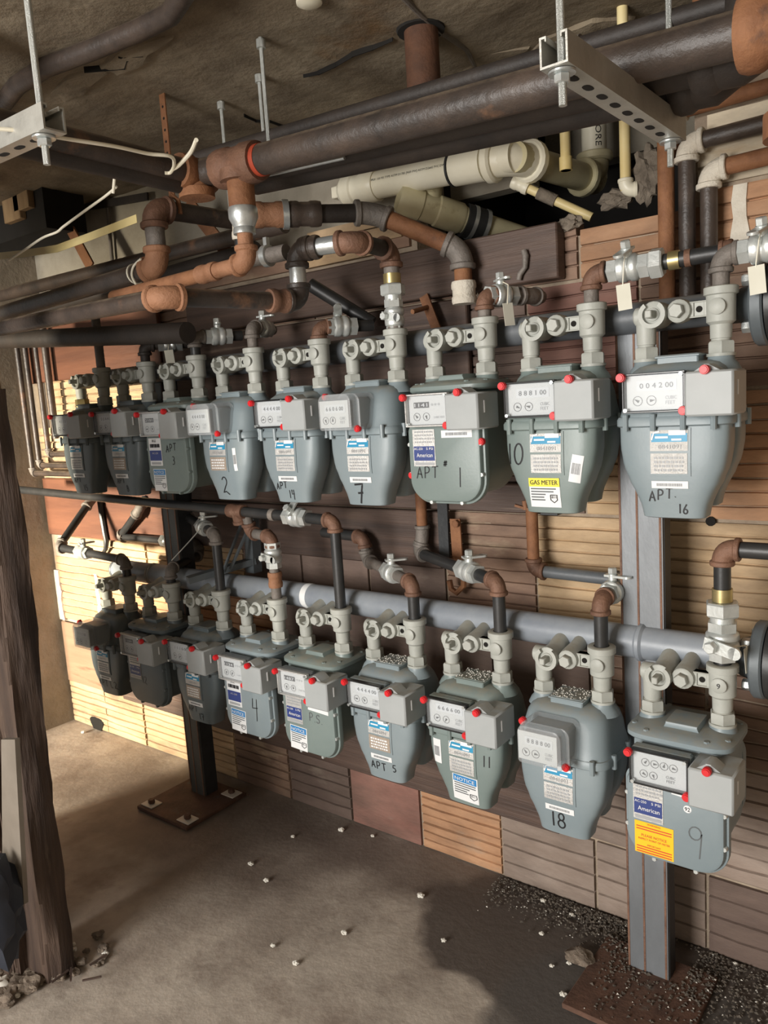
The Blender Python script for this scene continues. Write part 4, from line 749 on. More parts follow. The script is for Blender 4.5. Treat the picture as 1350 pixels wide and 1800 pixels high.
# lower 5
s = sl(3); e = above(s, 722, 1025); w_ = B(646, 985, z=e.z); q = V3((w_.x-.01, w_.y, w_.z+.075))
run('outlet_pipe', 'outlet pipe with valve stepping up to the left above the meter marked 5', [s, e, w_, q, q+V3((-.20, .03, .0))], RP, 'dull_iron', 'rust_iron', [('valve', 1, .42, dict(r=.019))], group=GL_, pms={3: 'black_pipe', 0: 'black_pipe'}, bend={2: 'dull_iron'})
# lower P.S. and the long black feed to the left
s = sl(4); e = above(s, 583, 915)
fl = V3((-3.05, YO+.02, 1.222))
lr = run('feed_pipe', 'long black pipe from the P.S. meter running left between the two rows', [s, e, fl], RP, 'black_pipe', 'rust_iron', [('valve', 1, .080, dict(r=.020, up=(0, -.75, .6))), ('ring', 1, .135, dict(l=.02, k=1.2, m='dull_iron')), ('tee', 1, .225, dict(d=(0, .25, -1)))], group=GL_)
# lower 4
s = sl(5); e = above(s, 482, 1000); e2 = above(s, 487, 945)
c4 = e.lerp(fl, 0); tp = V3((sl(4).x, YO, 0)).lerp(fl, .225)
run('outlet_pipe', 'outlet pipe with upright valve above the meter marked 4', [s, V3((s.x, s.y, e2.z)), V3((s.x-.13, s.y+.03, e2.z+.002)), V3((s.x-.13, s.y+.02, e2.z+.06))], RP, 'dull_iron', 'rust_iron', [('valve', 0, .72, dict(r=.018, up=(0, -1, .25))), ('collar', 0, .34, dict(l=.05, m='rust_orange'))], group=GL_)
# lower 17
s = sl(6); e = above(s, 383, 940); g = B(328, 908, z=e.z+.02)
run('outlet_pipe', 'tall black outlet pipe with valve above the meter marked 17', [s, e, g, g+V3((0, .02, .12))], RP, 'black_pipe', 'dull_iron', [('valve', 1, .36, dict(r=.019))], group=GL_)
# lower 12
s = sl(7); e = above(s, 293, 1000); g = B(352, 975, z=e.z); h = B(212, 953, y=g.y); h.z = g.z+.01
run('outlet_pipe', 'outlet pipe looping back left with a valve above the shaded round-cornered meter', [s, e, g, g+V3((-.02, 0, .045)), h+V3((0, 0, .03)), B(244, 898, y=-.06), B(244, 898, y=-.06)+V3((.0, .04, .05))], RP, 'black_pipe', 'dull_iron', [('valve', 3, .33, dict(r=.018))], group=GL_)
s = sl(8); e = above(s, 222, 985); h = B(103, 962, z=e.z+.02)
run('outlet_pipe', 'outlet pipe with valve reaching left above the farthest lower meter', [s, e, h, B(158, 882, y=-.07), B(158, 882, y=-.07)+V3((0, .05, .04))], RP, 'black_pipe', 'dull_iron', [('valve', 1, .60, dict(r=.018))], group=GL_)
# upper 7: the long rusty line up and away to the left
s = su(3); e = above(s, 686, 440); z7 = e.z
q1 = B(622, 424, z=z7); q2 = B(520, 440, z=z7); q3 = V3((q2.x, q2.y, B(522, 530, x=q2.x).z)); q4 = B(288, 522, z=q3.z); q5 = B(0, 577, z=q3.z+.01)
GO = 'old overhead pipes'
run('overhead_pipe', 'rusty overhead pipe that drops through a union valve into the meter marked 7', [s, e, q1, q2, q3, q4, q5], .021, 'old_pipe', 'rust_iron', [('valve', 0, .20, dict(r=.017, up=(0, -1, 0), l=.09)), ('union', 0, .52, dict(r=.017)), ('ring', 0, .66, dict(l=.025, k=1.12)), ('sleeve', 2, .5, dict(l=.10, m='galvanised')), ('sleeve', 3, .45, dict(l=.10, m='galvanised')), ('sleeve', 3, .18, dict(l=.02, m='red_thread')), ('collar', 4, .17, dict(m='rust_iron', l=.06)), ('collar', 2, .75, dict(m='old_pipe', l=.05))], group=GO, pms={0: 'dull_iron', 1: 'dark_pipe', 2: 'dull_iron'}, bend={5: 'rust_orange', 3: 'old_pipe', 4: 'old_pipe'})
# ---------------------------------------------------------------- overhead trunk pipes resting on the strut channel
def P1(u, v, y): return B(u, v, y=y)
ZS = 2.045
def trunk(label, y, r, u0v0, u1v1, m, extras=(), name='trunk_pipe'):
    a = B(*u0v0, y=y); b = B(*u1v1, y=y); t = thing(name, label, 'pipe', (a+b)/2-V3((0, 0, r)), GO); MB().cyl(a, b, r, n=28).build('pipe', m, t); return t, a, b
YT = -.68
t1, o1a, o1b = trunk('thick brown trunk pipe nearest the camera under the ceiling', YT, .033, (420, 291), (1400, 34), 'old_pipe')
d1 = (o1b-o1a).normalized(); cT = o1a; zp = lambda v: B(432, v, x=cT.x).z
collar(cT, d1, .034, .13, 1.32).build('tee', 'rust_iron', t1); MB().cyl(cT+d1*.064, cT+d1*.078, .0345, n=24).build('thread_band', 'red_thread', t1)
MB().cyl(cT, V3((cT.x, cT.y, zp(312))), .040, n=22).lathe(V3((cT.x, cT.y, zp(322))), (0, 0, 1), [(0, .046), (.024, .046)], 22).build('tee_branch', 'rust_iron', t1)
MB().cyl(V3((cT.x, cT.y, zp(318))), V3((cT.x, cT.y, zp(370))), .031, n=20).build('drop_pipe', 'rust_pipe', t1)
zr = zp(366); hr = zr-zp(412); MB().lathe(V3((cT.x, cT.y, zr)), (0, 0, -1), [(0, .032), (hr*.08, .034), (hr*.4, .034), (hr*.6, .028), (hr*.75, .024), (hr*.8, .026), (hr, .026)], 20).build('bell_reducer', 'galvanised', t1)
pc = V3((cT.x, cT.y, zp(462))); pL = B(300, 497, z=pc.z)
MB().cyl(V3((cT.x, cT.y, zp(405))), V3((cT.x, cT.y, zp(452))), .018, n=18).build('drop_pipe', 'rust_orange', t1); elbow_mb(pc, (0, 0, -1), pL-pc, .0185).build('elbow', 'rust_orange', t1)
dl = (pL-pc).normalized(); MB().cyl(pc+dl*.03, pc+dl*.16, .0185, n=18).build('branch_pipe', 'rust_orange', t1); MB().cyl(pc+dl*.15, pc.lerp(pL, 1.9), .0180, n=18).build('branch_pipe', 'rust_pipe', t1); collar(pc+dl*.15, dl, .0185, .07, 1.25).build('coupling', 'rust_orange', t1)
# big rusty fitting at the right end of the trunk pipe
fr_ = B(1348, 52, y=YT)
mb = MB(); mb.lathe(fr_-d1*.035, d1, [(0, .050), (.01, .054), (.03, .054), (.04, .048), (.2, .05)], 24); mb.tube([fr_+d1*.06+V3((0, 0, .03)), fr_+d1*.06+V3((0, .0, -.06)), fr_+d1*.05+V3((0, .01, -.13))], [.05, .052, .045], 22); mb.lathe(fr_+d1*.05+V3((0, .01, -.15)), (0, 0, 1), [(0, .056), (.035, .056)], 22); mb.build('end_fitting', 'rust_pipe', t1)
def trunk3(label, y, r, u1v1):
    xr = B(*u1v1, y=y).x; b = V3((xr, y, 1.988+r-.06*(xr+.1))); a = V3((-1.12, y, 1.988+r+.06*1.02+.004)); t = thing('trunk_pipe', label, 'pipe', (a+b)/2-V3((0, 0, r)), GO); MB().cyl(a, b, r, n=28).build('pipe', 'dark_pipe', t); return t, a, b
t2, o2a, o2b = trunk3('dark trunk pipe in the middle of the ceiling bundle', -.59, .036, (1245, 110))
d2 = (o2b-o2a).normalized()
MB().tube([o2b, o2b+d2*.04, o2b+d2*.10+V3((0, 0, .03)), o2b+d2*.13+V3((0, 0, .10)), o2b+d2*.13+V3((0, 0, .3))], [.048, .05, .052, .05, .046], 24).lathe(o2b-d2*.02, d2, [(0, .048), (.012, .053), (.03, .053), (.04, .048)], 24).build('elbow', 'dark_pipe', t2)
t3, o3a, o3b = trunk3('dark trunk pipe lowest in the ceiling bundle', -.50, .034, (1205, 160))
d3 = (o3b-o3a).normalized()
MB().tube([o3b, o3b+d3*.04, o3b+d3*.09+V3((0, 0, .03)), o3b+d3*.11+V3((0, 0, .10)), o3b+d3*.11+V3((0, 0, .3))], [.042, .044, .046, .044, .042], 24).lathe(o3b-d3*.02, d3, [(0, .042), (.012, .048), (.03, .048), (.04, .042)], 24).build('elbow', 'dark_pipe', t3)
mesh1(MB().tube([o2a.lerp(o2b, .05)+V3((0, -.03, -.034)), o2a.lerp(o2b, .35)+V3((0, -.03, -.034))], .004, 8), 'highlight_line', 'galvanised', 'thin bright line added as a highlight along the dark trunk pipes', 'wire')  # bright line added in place of the highlight between two trunk pipes
a, b = B(330, 283, y=-.45), B(1420, -34, y=-.45)
t4 = thing('trunk_pipe', 'thin dark pipe behind the top of the thick trunk pipe', 'pipe', (a+b)/2, GO); MB().cyl(a, b, .018, n=16).build('pipe', 'dark_pipe', t4); MB().lathe(a.lerp(b, .72), b-a, [(0, .022), (.05, .022)], 14).build('coupling', 'dull_iron', t4)
a, b = B(840, 140, y=-.24), B(1240, 45, y=-.24)
mesh1(MB().cyl(a, b, .016), 'trunk_pipe', 'rust_pipe', 'thin rusty pipe behind the trunk pipes near the strut', 'pipe', GO)
# pipes that come across the room and meet the trunk at the cross fitting
zc_ = cT.z+.005; ca = B(343, 306, z=zc_)
lt = thing('cross_pipe', 'brown pipe crossing the room to the rusty cross fitting', 'pipe', (ca.x, -1.0, 2.03), GO)
L1e = B(0, 218, z=zc_); dx_ = (L1e-ca).normalized(); L1e = ca+dx_*1.0
MB().cyl(L1e, ca, .028, n=24).build('pipe', 'old_pipe', lt); collar(ca, dx_, .030, .10, 1.32).build('cross_fitting', 'rust_pipe', lt)
MB().tube([ca, ca+(cT-ca)*.5, cT], .031, 20).build('nipple', 'old_pipe', lt); MB().cyl(ca, ca+V3((0, 0, -.045)), .036, n=20).lathe(ca+V3((0, 0, -.055)), (0, 0, 1), [(0, .042), (.02, .042)], 20).build('cross_branch', 'rust_pipe', lt)
for dy, dz, rr, mm, lb in ((.05, -.022, .024, 'dark_pipe', 'dark pipe running beside the brown crossing pipe'), (.10, -.028, .018, 'dark_pipe', 'dark pipe lowest of the crossing pipes at upper left')):
    a = ca+V3((-.02, dy, dz))+dx_*.05; b = a+dx_*1.0; mesh1(MB().cyl(a, b, rr, n=20), 'cross_pipe', mm, lb, 'pipe', GO)
# the elbowed line hanging below it
z1 = 2.10; E1 = B(268, 366, y=-.50); E2 = V3((E1.x, E1.y, B(266, 468, x=E1.x).z)); EL = B(0, 552, y=-.50); ER = B(440, 392, z=E1.z)
run('overhead_pipe', 'brown pipe dropping through two rusty elbows at upper left', [ER, E1, E2, EL], .027, 'old_pipe', 'rust_orange', [('sleeve', 1, .5, dict(l=.10, m='dull_iron', k=1.03)), ('sleeve', 1, .22, dict(l=.02, m='red_thread', k=1.06)), ('ring', 2, .12, dict(l=.006, k=1.12, m='wire_white'))], group=GO, bend={1: 'rust_iron'})
# further dark pipes behind; the low one is a bar added for shadow
for (q0, q1, yy, rr, mm, lb) in (((0, 520), (500, 395), -.16, .026, 'old_pipe', 'old pipe behind the two rusty elbows'), ((0, 598), (330, 585), -.34, .034, 'dark_pipe', 'dark bar in place of the shadow low at upper left above the far meters'), ((20, 560), (450, 440), -.10, .030, 'dark_pipe', 'dark pipe close to the wall at upper left')):
    mesh1(MB().cyl(B(*q0, y=yy), B(*q1, y=yy), rr, n=18), 'overhead_pipe', mm, lb, 'pipe', GO)
# the line from the orange tee to the diagonal brown pipe
zz = 2.02; r1, r2, r3 = B(452, 378, z=zz), B(545, 388, z=zz), B(655, 374, z=zz); r4 = B(812, 440, y=-.10); r5 = V3((r4.x, r4.y, B(808, 520, x=r4.x).z))
run('overhead_pipe', 'dark pipe ending in a grey elbow and a slanting brown pipe', [r1, r3, r4, r5], .024, 'dark_pipe', 'dull_iron', [('collar', 0, .40, dict(m='old_pipe', l=.09)), ('collar', 0, .10, dict(m='rust_orange', l=.10)), ('ring', 0, .24, dict(l=.016, k=1.6, m='galvanised')), ('collar', 2, .92, dict(m='mortar_pale', l=.06))], group=GO, pms={1: 'rust_pipe', 2: 'rust_pipe', 0: 'dark_pipe'})
a, b = B(545, 500, y=-.2), B(655, 568, y=-.12)
mesh1(MB().cyl(a, b, .020), 'overhead_pipe', 'black_pipe', 'dark slanting pipe above the meter marked 14', 'pipe', GO)
run('overhead_pipe', 'short dark pipe with a pale cap beside the orange elbow', [B(422, 395, y=-.47), B(424, 470, y=-.47)], .016, 'black_pipe', 'dull_iron', [('collar', 0, .08, dict(m='mortar_pale', l=.06))], group=GO)
ck = B(470, 450, z=z7); dk = (ck-q2).normalized(); mesh1(MB().cyl(q2+dk*.03, ck+dk*.10, .0205), 'overhead_pipe', 'dull_iron', 'stub pipe entering the brown tee from the left', 'pipe', GO)
mesh1(MB().lathe(ck, dk, [(-.008, .023), (-.008, .0275), (.008, .0275), (.008, .023)], 20).box(ck+V3((-.006, -.006, .022)), ck+V3((.006, .006, .046))), 'pipe_clamp', 'galvanised', 'bright split clamp on the stub left of the brown tee', 'clamp')
# riser through the ceiling
rz = thing('riser_pipe', 'fat rusty riser pipe passing up through the ceiling', 'pipe', (-.775, -.22, 2.19), GO)
MB().cyl((-.775, -.22, 2.19), (-.775, -.22, 2.5), .043, n=24).build('pipe', 'rust_shaded', rz); MB().lathe((-.775, -.22, 2.20), (0, 0, 1), [(0, .046), (.03, .046)], 24).build('clamp_band', 'dull_iron', rz)
mesh1(MB().cyl(B(1262, 70, y=-.2), B(1262, 70, y=-.2)+V3((0, 0, .35)), .036, n=20).lathe(B(1262, 45, y=-.2), (0, 0, 1), [(0, .038), (.01, .047), (.12, .05)], 22), 'riser_pipe', 'rust_pipe', 'orange-banded riser at the upper right corner', 'pipe', GO)
# wall pipes at the right
def wpipe(label, pts, r, pm, em, **k): return run('wall_pipe', label, pts, r, pm, em, group='vertical pipes on the wall at right', **k)
zl0 = 1.64
wpipe('leftmost brown wall pipe rising past the strut end', [V3((B(1172, 430, y=-.05).x, -.05, zl0)), V3((B(1172, 430, y=-.05).x, -.05, 2.09))], .019, 'rust_pipe', 'dull_iron')
w2 = B(1208, 420, y=-.045).x; w3 = B(1246, 350, y=-.045).x
wpipe('middle brown wall pipe bending right under its grey elbow', [V3((w2, -.045, zl0)), V3((w2, -.045, B(1212, 252, y=-.045).z)), V3((.5, -.045, B(1212, 252, y=-.045).z+.012))], .019, 'old_pipe', 'mortar_pale', pms={1: 'old_pipe'})
wpipe('short brown wall pipe bending right below the other two', [V3((w3, -.045, 1.70)), V3((w3, -.045, B(1245, 300, y=-.045).z)), V3((.5, -.045, B(1245, 300, y=-.045).z+.015))], .019, 'old_pipe', 'mortar_pale', pms={1: 'rust_pipe'})
hz = B(1180, 200, y=-.02); wpipe('horizontal brown pipe highest on the right wall', [V3((hz.x, -.02, 2.02)), V3((hz.x, -.02, hz.z)), V3((.5, -.02, hz.z+.01))], .017, 'rust_pipe', 'mortar_pale')
# far-left wall pipes with elbows
for k, (u0, v0, u1, v1, ue) in enumerate(((33, 640, 72, 832, 140), (47, 640, 90, 818, 140), (66, 640, 100, 798, 140))):
    a = B(u0, v0, y=-.09+.03*k); b = B(u1, v1, y=-.09+.03*k); b.x = a.x; a.z = 2.0; run('wall_pipe', '%s of the three thin elbowed pipes in the far corner' % ('leftmost', 'middle', 'rightmost')[k], [a, b, V3((-2.3, b.y, b.z-.004))], .0125, 'old_pipe', 'dull_iron', group='thin pipes in the far corner')
mesh1(MB().cyl(B(95, 740, y=-.06)+V3((0, 0, -.08)), V3((B(95, 740, y=-.06).x, -.06, 2.0)), .016), 'wall_pipe', 'old_pipe', 'upright pipe beside the elbowed ones in the far corner', 'pipe', 'thin pipes in the far corner')
# ---------------------------------------------------------------- hanging strut channels on threaded rods
def channel(mb, p0, p1, up, w=.041, h=.041, th=.003):
    p0 = V3(p0); p1 = V3(p1); a = (p1-p0).normalized(); s = a.cross(V3(up)).normalized(); u = s.cross(a)
    prof = [(-w/2, h), (-w/2, 0), (w/2, 0), (w/2, h), (w/2-.010, h), (w/2-.010, h-.007), (w/2-.010+th*.6, h-.007), (w/2-.008, h-th), (w/2-th, h-th), (w/2-th, th), (-w/2+th, th), (-w/2+th, h-th), (-w/2+.008, h-th), (-w/2+.010-th*.6, h-.007), (-w/2+.010, h-.007), (-w/2+.010, h)]
    return mb.rings([[q+s*x+u*z for x, z in prof] for q in (p0, p1)])
def rod(t, x, y, z0, z1=2.45):
    MB().cyl((x, y, z0), (x, y, z1), .0058, n=10).build('threaded_rod', 'rod_steel', t)
def hanger(label, p0, p1, rods, m='strut_steel'):
    p0 = V3(p0); p1 = V3(p1); t = thing('strut_hanger', label, 'bracket', (p0+p1)/2, 'strut channels hanging from rods'); channel(MB(), p0, p1, (0, 0, 1)).build('channel', m, t)
    d = (p1-p0); n = int(d.length/.051); a = d.normalized()
    for k in range(n):
        c = p0+a*(.06+k*.051)
        if (p1-c).dot(a) < .03: break
        s = MB(); pts = []; sd = a.cross(V3((0, 0, 1)))
        ring = [c+a*(.013*math.copysign(abs(math.cos(g))**.6, math.cos(g)))+sd*(.0068*math.sin(g)) for g in [2*math.pi*i/12 for i in range(12)]]
        s.rings([[q+V3((0, 0, -.0006)) for q in ring], [q+V3((0, 0, .0036)) for q in ring]]).build('slot', 'hole_shade', t)
    for f in rods:
        c = p0.lerp(p1, f); rod(t, c.x, c.y, c.z-.045); MB().hexn(c+V3((0, 0, -.016)), c+V3((0, 0, -.004)), .0115).build('nut', 'galvanised', t); MB().lathe(c+V3((0, 0, -.004)), (0, 0, 1), [(0, .019), (.003, .019)], 18).build('washer', 'galvanised', t)
    return t
sn, sf = B(986, 124, z=1.945), B(1180, 248, z=1.945)
hanger('slotted strut channel hanging under the trunk pipes at right', sn-V3((0, .022, 0)), sf+V3((0, .02, 0)), (.05, .95))
e0 = B(78, 240, z=1.985); hanger('slotted strut channel hanging at upper left', e0+V3((.035, 0, 0)), e0+V3((-.75, -.02, 0)), (.045, .9))
for k, (u0, v0, u1, v1) in enumerate(((458, 70, 471, 252), (455, 132, 466, 255), (388, 180, 394, 262))):
    a = B(u0, v0, z=2.425); mesh1(MB().cyl((a.x, a.y, 2.12), (a.x, a.y, 2.45), .0055, n=10).lathe((a.x, a.y, 2.405), (0, 0, 1), [(0, .012), (.02, .012)], 10), 'threaded_rod', 'rod_steel', ('longest threaded rod above the tee, hung from the ceiling', 'second threaded rod beside the longest one above the tee', 'thin threaded rod left of the pair under the ceiling')[k], 'rod', 'threaded rods in the ceiling')
a = B(285, 168, z=2.425); st = thing('pipe_strap', 'rusty perforated strap holding the crossing pipe', 'strap', (a.x, a.y, 2.1)); MB().box((a.x-.012, a.y-.002, 2.14), (a.x+.012, a.y+.002, 2.44)).build('strap', 'rust_pipe', st)
for k in range(8): MB().lathe((a.x, a.y-.0025, 2.17+.032*k), (0, 1, 0), [(0, .004), (.005, .004)], 10).build('hole', 'hole_shade', st)
b = B(310, 280, z=2.12); MB().tube([(a.x-.03, a.y, 2.09), (a.x-.025, a.y, 2.13), (a.x, a.y, 2.15), (a.x+.025, a.y, 2.13), (a.x+.03, a.y, 2.09)], .007, 8).build('strap_loop', 'rust_pipe', st)
# conduit on the ceiling, lump of plaster
mesh1(MB().tube([B(u, v, z=2.41) for u, v in ((-60, 230), (0, 190), (30, 150), (80, 118), (160, 88), (240, 55), (300, 25), (325, -15), (335, -60))], .024, 12), 'ceiling_conduit', 'old_pipe', 'old pipe curving across the ceiling at upper left', 'pipe', GO)
mesh1(MB().tube([B(u, v, z=2.425) for u, v in ((690, -25), (740, 25), (775, 55), (820, 85), (838, 120), (842, 135))], .008, 8), 'ceiling_conduit', 'dull_iron', 'thin conduit snaking over the ceiling beside the riser', 'pipe', GO)
mesh1(MB().lathe(B(543, -2, z=2.43), (0, 0, -1), [(0, .012), (.004, .03), (.010, .03), (.016, .018)], 16), 'ceiling_plug', 'pvc_white', 'cream plug in the ceiling at the top edge', 'plug')
rnd = random.Random(3)
for k, (u, v, w1, w2) in enumerate(((1010, 60, .14, .06), (130, 150, .13, .05), (230, 100, .15, .04), (860, 110, .12, .06), (780, 190, .11, .05))):
    c = B(u, v, z=2.43); mb = MB(); R = []
    for z_, f in ((0.01, 1.0), (-.007, .9), (-.011, .6)): R.append([(c.x+w1*f*math.cos(g)*(1+.3*math.sin(3*g+k)), c.y+w2*f*math.sin(g)*(1+.3*math.cos(2*g+k)), 2.43+z_+rnd.uniform(-.003, .003)) for g in [2*math.pi*i/18 for i in range(18)]])
    o = mb.rings(R).build('plaster_scab', 'ceiling_concrete', bpy.data.objects['ceiling'], ang=20)
def crack(pix, w):
    pts = [B(u, v, z=2.432) for u, v in pix]; mb = MB()
    for i in range(len(pts)-1):
        a, b = pts[i], pts[i+1]; d = (b-a).normalized(); n = V3((-d.y, d.x, 0))*w*(1 if i % 2 else .6); a = a-d*.004
        mb.add([V3((q.x, q.y, z_)) for q in (a-n, a+n, b+n*.8, b-n*.8) for z_ in (2.418, 2.44)], [(0, 2, 4, 6), (0, 1, 3, 2), (2, 3, 5, 4), (4, 5, 7, 6), (6, 7, 1, 0)])
    mb.build('crack', 'hole_shade', bpy.data.objects['ceiling'])
for pix in (((535, 127), (560, 122), (590, 108), (620, 90), (655, 78), (690, 62)), ((150, 118), (185, 115), (218, 112), (222, 98), (210, 92), (250, 90)), ((430, 198), (450, 207), (475, 208), (500, 218))): crack(pix, .0024)
MB().lathe((-.775, -.22, 2.418), (0, 0, 1), [(0, .060), (.02, .066)], 18).build('pipe_hole', 'hole_shade', bpy.data.objects['ceiling'])
# ---------------------------------------------------------------- white plastic drain
YP = .02; rp = .040
pv = thing('drain_pipe', 'cream plastic drain pipe with cleanout, bending up into the ceiling', 'pipe', B(740, 330, y=YP))
n0, n1, n2 = B(598, 339, y=YP), B(905, 276, y=YP), B(1045, 322, y=.30); n2.z = n1.z+.0
n2 = B(1046, 318, z=n1.z-.005); n3 = V3((n2.x, n2.y, 2.5)); dd = (n1-n0).normalized()
MB().cyl(n0+dd*.1, n1, rp, n=26).build('pipe', 'pvc_white', pv); MB().cyl(n1, n2, rp, n=26).build('pipe', 'pvc_aged', pv); MB().cyl(n2, n3, rp*.93, n=26).build('pipe', 'pvc_white', pv)
c = MB(); c.lathe(n0+dd*.01, dd, [(0, rp*.8), (.015, rp*1.05), (.02, rp*1.18), (.055, rp*1.18), (.06, rp*1.05), (.08, rp*1.02), (.09, rp*1.15), (.14, rp*1.18), (.145, rp*1.1)], 26); c.build('cleanout', 'pvc_white', pv); MB().box(n0+V3((-.02, -.022, -.018)), n0+V3((.012, .022, .018)), .003).build('cleanout_plug', 'pvc_white', pv)
elbow_mb(n1, n1-n0, n2-n1, rp*.98, 1.13).build('elbow', 'pvc_white', pv); elbow_mb(n2, n2-n1, (0, 0, 1), rp*.95, 1.13).build('elbow', 'pvc_aged', pv)
MB().lathe(n1-dd*.19, dd, [(0, rp*1.16), (.10, rp*1.2)], 26).build('coupling', 'pvc_white', pv); MB().lathe(n1-dd*.198, dd, [(0, rp*1.21), (.006, rp*1.21)], 26).build('black_band', 'rubber', pv)
def wrap_text(mb, s, o, ax, up, r, w, h, ang0):
    ax = V3(ax).normalized(); up = V3(up); up = (up-ax*up.dot(ax)).normalized(); si = up.cross(ax)
    vv, ff = text_mesh(s)
    vs_ = []
    for p, q in vv: g = ang0+q*h/r; vs_.append(V3(o)+ax*p*w+(up*math.sin(g)-si*math.cos(g)*-1)*0+(up*math.sin(g)+V3(si)*math.cos(g)*SG)*(r+.0006))
    mb.add(vs_, ff); return mb
SG = 1 if (V3((0, 0, 1))-dd*dd.z).cross(dd).y < 0 else -1
wrap_text(MB(), 'IPEX 150 PSI TYPE ASTM D1785 [NSF-PW] ASTM D2665 PVC DWV', n0.lerp(n1, .47), dd, (0, 0, 1), rp, .27, .008, .15).build('pipe_print', 'ink', pv)
ux = V3((0, 0, -1)); SG = 1
vo = V3((n2.x, n2.y, B(1056, 215, x=n2.x).z)); F_ = None
mb = MB(); vv, ff = text_mesh('CELLULAR CORE'); fwd2 = V3((CAM[0]-n2.x, CAM[1]-n2.y, 0)).normalized(); rt = V3((-fwd2.y, fwd2.x, 0))
mb.add([vo+V3((0, 0, -p*.24+.03))+(fwd2*math.cos(q*.018/.037+.35)+rt*math.sin(q*.018/.037+.35))*(rp*.93+.0007) for p, q in vv], ff); mb.build('pipe_print', 'ink', pv)
wy = thing('drain_pipe', 'yellowed plastic wye and pipe going through the wall behind the plank', 'pipe', B(760, 380, y=.03))
w0, w1 = B(700, 348, y=-.005), B(930, 425, y=.33); dw = (w1-w0).normalized()
MB().cyl(w0+dw*.05, w1, rp*.98, n=24).build('pipe', 'pvc_aged', wy); MB().lathe(w0, dw, [(0, rp*.9), (.02, rp*1.12), (.07, rp*1.15), (.075, rp*1.05), (.12, rp*1.05), (.125, rp*1.15), (.20, rp*1.15), (.21, rp*1.0)], 24).build('wye', 'pvc_aged', wy); MB().lathe(w0+dw*.215, dw, [(0, rp*1.25), (.07, rp*1.25)], 24).build('rubber_coupling', 'rubber', wy)
for k in (.235, .275): MB().lathe(w0+dw*k, dw, [(0, rp*1.29), (.012, rp*1.29)], 24).build('steel_band', 'galvanised', wy)
MB().cyl(w0+dw*.10, w0+dw*.10+V3((-.0, .03, .15)), rp*.9, n=22).build('wye_branch', 'pvc_aged', wy)
mesh1(MB().cyl(B(995, 300, y=.12), B(995, 300, y=.12)+V3((0, 0, .5)), .014).lathe(B(995, 300, y=.12), (0, 0, 1), [(0, .0175), (.035, .0175)], 16), 'supply_pipe', 'pvc_yellow', 'yellowed thin upright pipe left of the cream drain riser', 'pipe', 'thin yellowed pipes')
a = B(1100, 335, y=.06); sp = thing('supply_pipe', 'thin yellowed pipe ending in an elbow beside the torn insulation', 'pipe', a, 'thin yellowed pipes'); MB().cyl(a, a+V3((0, 0, .55)), .0135).build('pipe', 'pvc_yellow', sp); elbow_mb(a, (0, 0, -1), (1, .4, 0), .0135, 1.35).build('elbow', 'pvc_white', sp)
a, b = B(915, 325, y=.10), B(1040, 382, y=.16); sp = thing('supply_pipe', 'thin yellowed pipe slanting below the drain bend', 'pipe', b, 'thin yellowed pipes'); MB().cyl(a, b, .0125).build('pipe', 'pvc_yellow', sp); collar(a, b-a, .014, .05, 1.4).build('coupling', 'pvc_white', sp); MB().cyl(a.lerp(b, .25), a.lerp(b, .5), .017).build('dirty_wrap', 'insulation', sp)
def lump(name, c, r, m, label, cat, seed, group=None, sq=(1, 1, 1)):
    bm = bmesh.new(); bmesh.ops.create_icosphere(bm, subdivisions=3, radius=1); rn = random.Random(seed); ph = [rn.uniform(0, 6) for _ in range(6)]
    mb = MB(); vs_ = []
    for v in bm.verts:
        q = v.co; f = 1+.22*math.sin(5*q.x+ph[0])*math.cos(4*q.y+ph[1])+.14*math.sin(9*q.z+ph[2]+6*q.x)+rn.uniform(-.06, .06); vs_.append((c[0]+q.x*f*r*sq[0], c[1]+q.y*f*r*sq[1], c[2]+q.z*f*r*sq[2]))
    mb.add(vs_, [tuple(v.index for v in f.verts) for f in bm.faces]); bm.free(); return mesh1(mb, name, m, label, cat, group, ang=25)
lump('insulation', B(1137, 308, y=.08), .042, 'insulation', 'torn grey insulation stuffed behind the thin pipe', 'insulation', 1, sq=(.8, .6, 1.5)); lump('insulation', B(1085, 350, y=.09), .05, 'insulation', 'dirty insulation scrap lying on the broken tile top', 'insulation', 2, sq=(.9, .5, .5))
lump('insulation', B(1000, 392, y=-.01), .03, 'insulation', 'pale lump of wadding at the end of the plank', 'insulation', 5, sq=(1.1, .6, .6))
# hook on the plank, rust straps on the wall
hk = MB().tube([B(u, v, y=-.062) for u, v in ((921, 440), (924, 450), (923, 470), (914, 482), (912, 492))], [.008, .009, .007, .008, .007], 10); mesh1(hk, 'plank_hook', 'dull_iron', 'bent iron hook hanging on the plank', 'hook')
ws = thing('wall_strap', 'rusty bolted strap and hook on the wall between two outlet pipes', 'strap', B(800, 1030, y=-.02)); MB().bar(B(800, 912, y=-.045), B(806, 1000, y=-.045), .035, .006, (0, -1, 0)).build('strap', 'rust_pipe', ws); q = B(803, 920, y=-.05); MB().hexn(q, q+V3((0, -.012, 0)), .012).build('bolt', 'rust_pipe', ws); MB().tube([B(u, v, y=-.05) for u, v in ((815, 1000), (815, 1030), (803, 1042), (793, 1035), (790, 1020))], .009, 8).build('hook', 'rust_pipe', ws)
mesh1(MB().bar(B(778, 882, y=-.047), B(783, 995, y=-.047), .035, .008, (0, -1, 0)), 'wall_plate', 'post_dark', 'black vertical plate on the wall beside the rusty strap', 'plate')
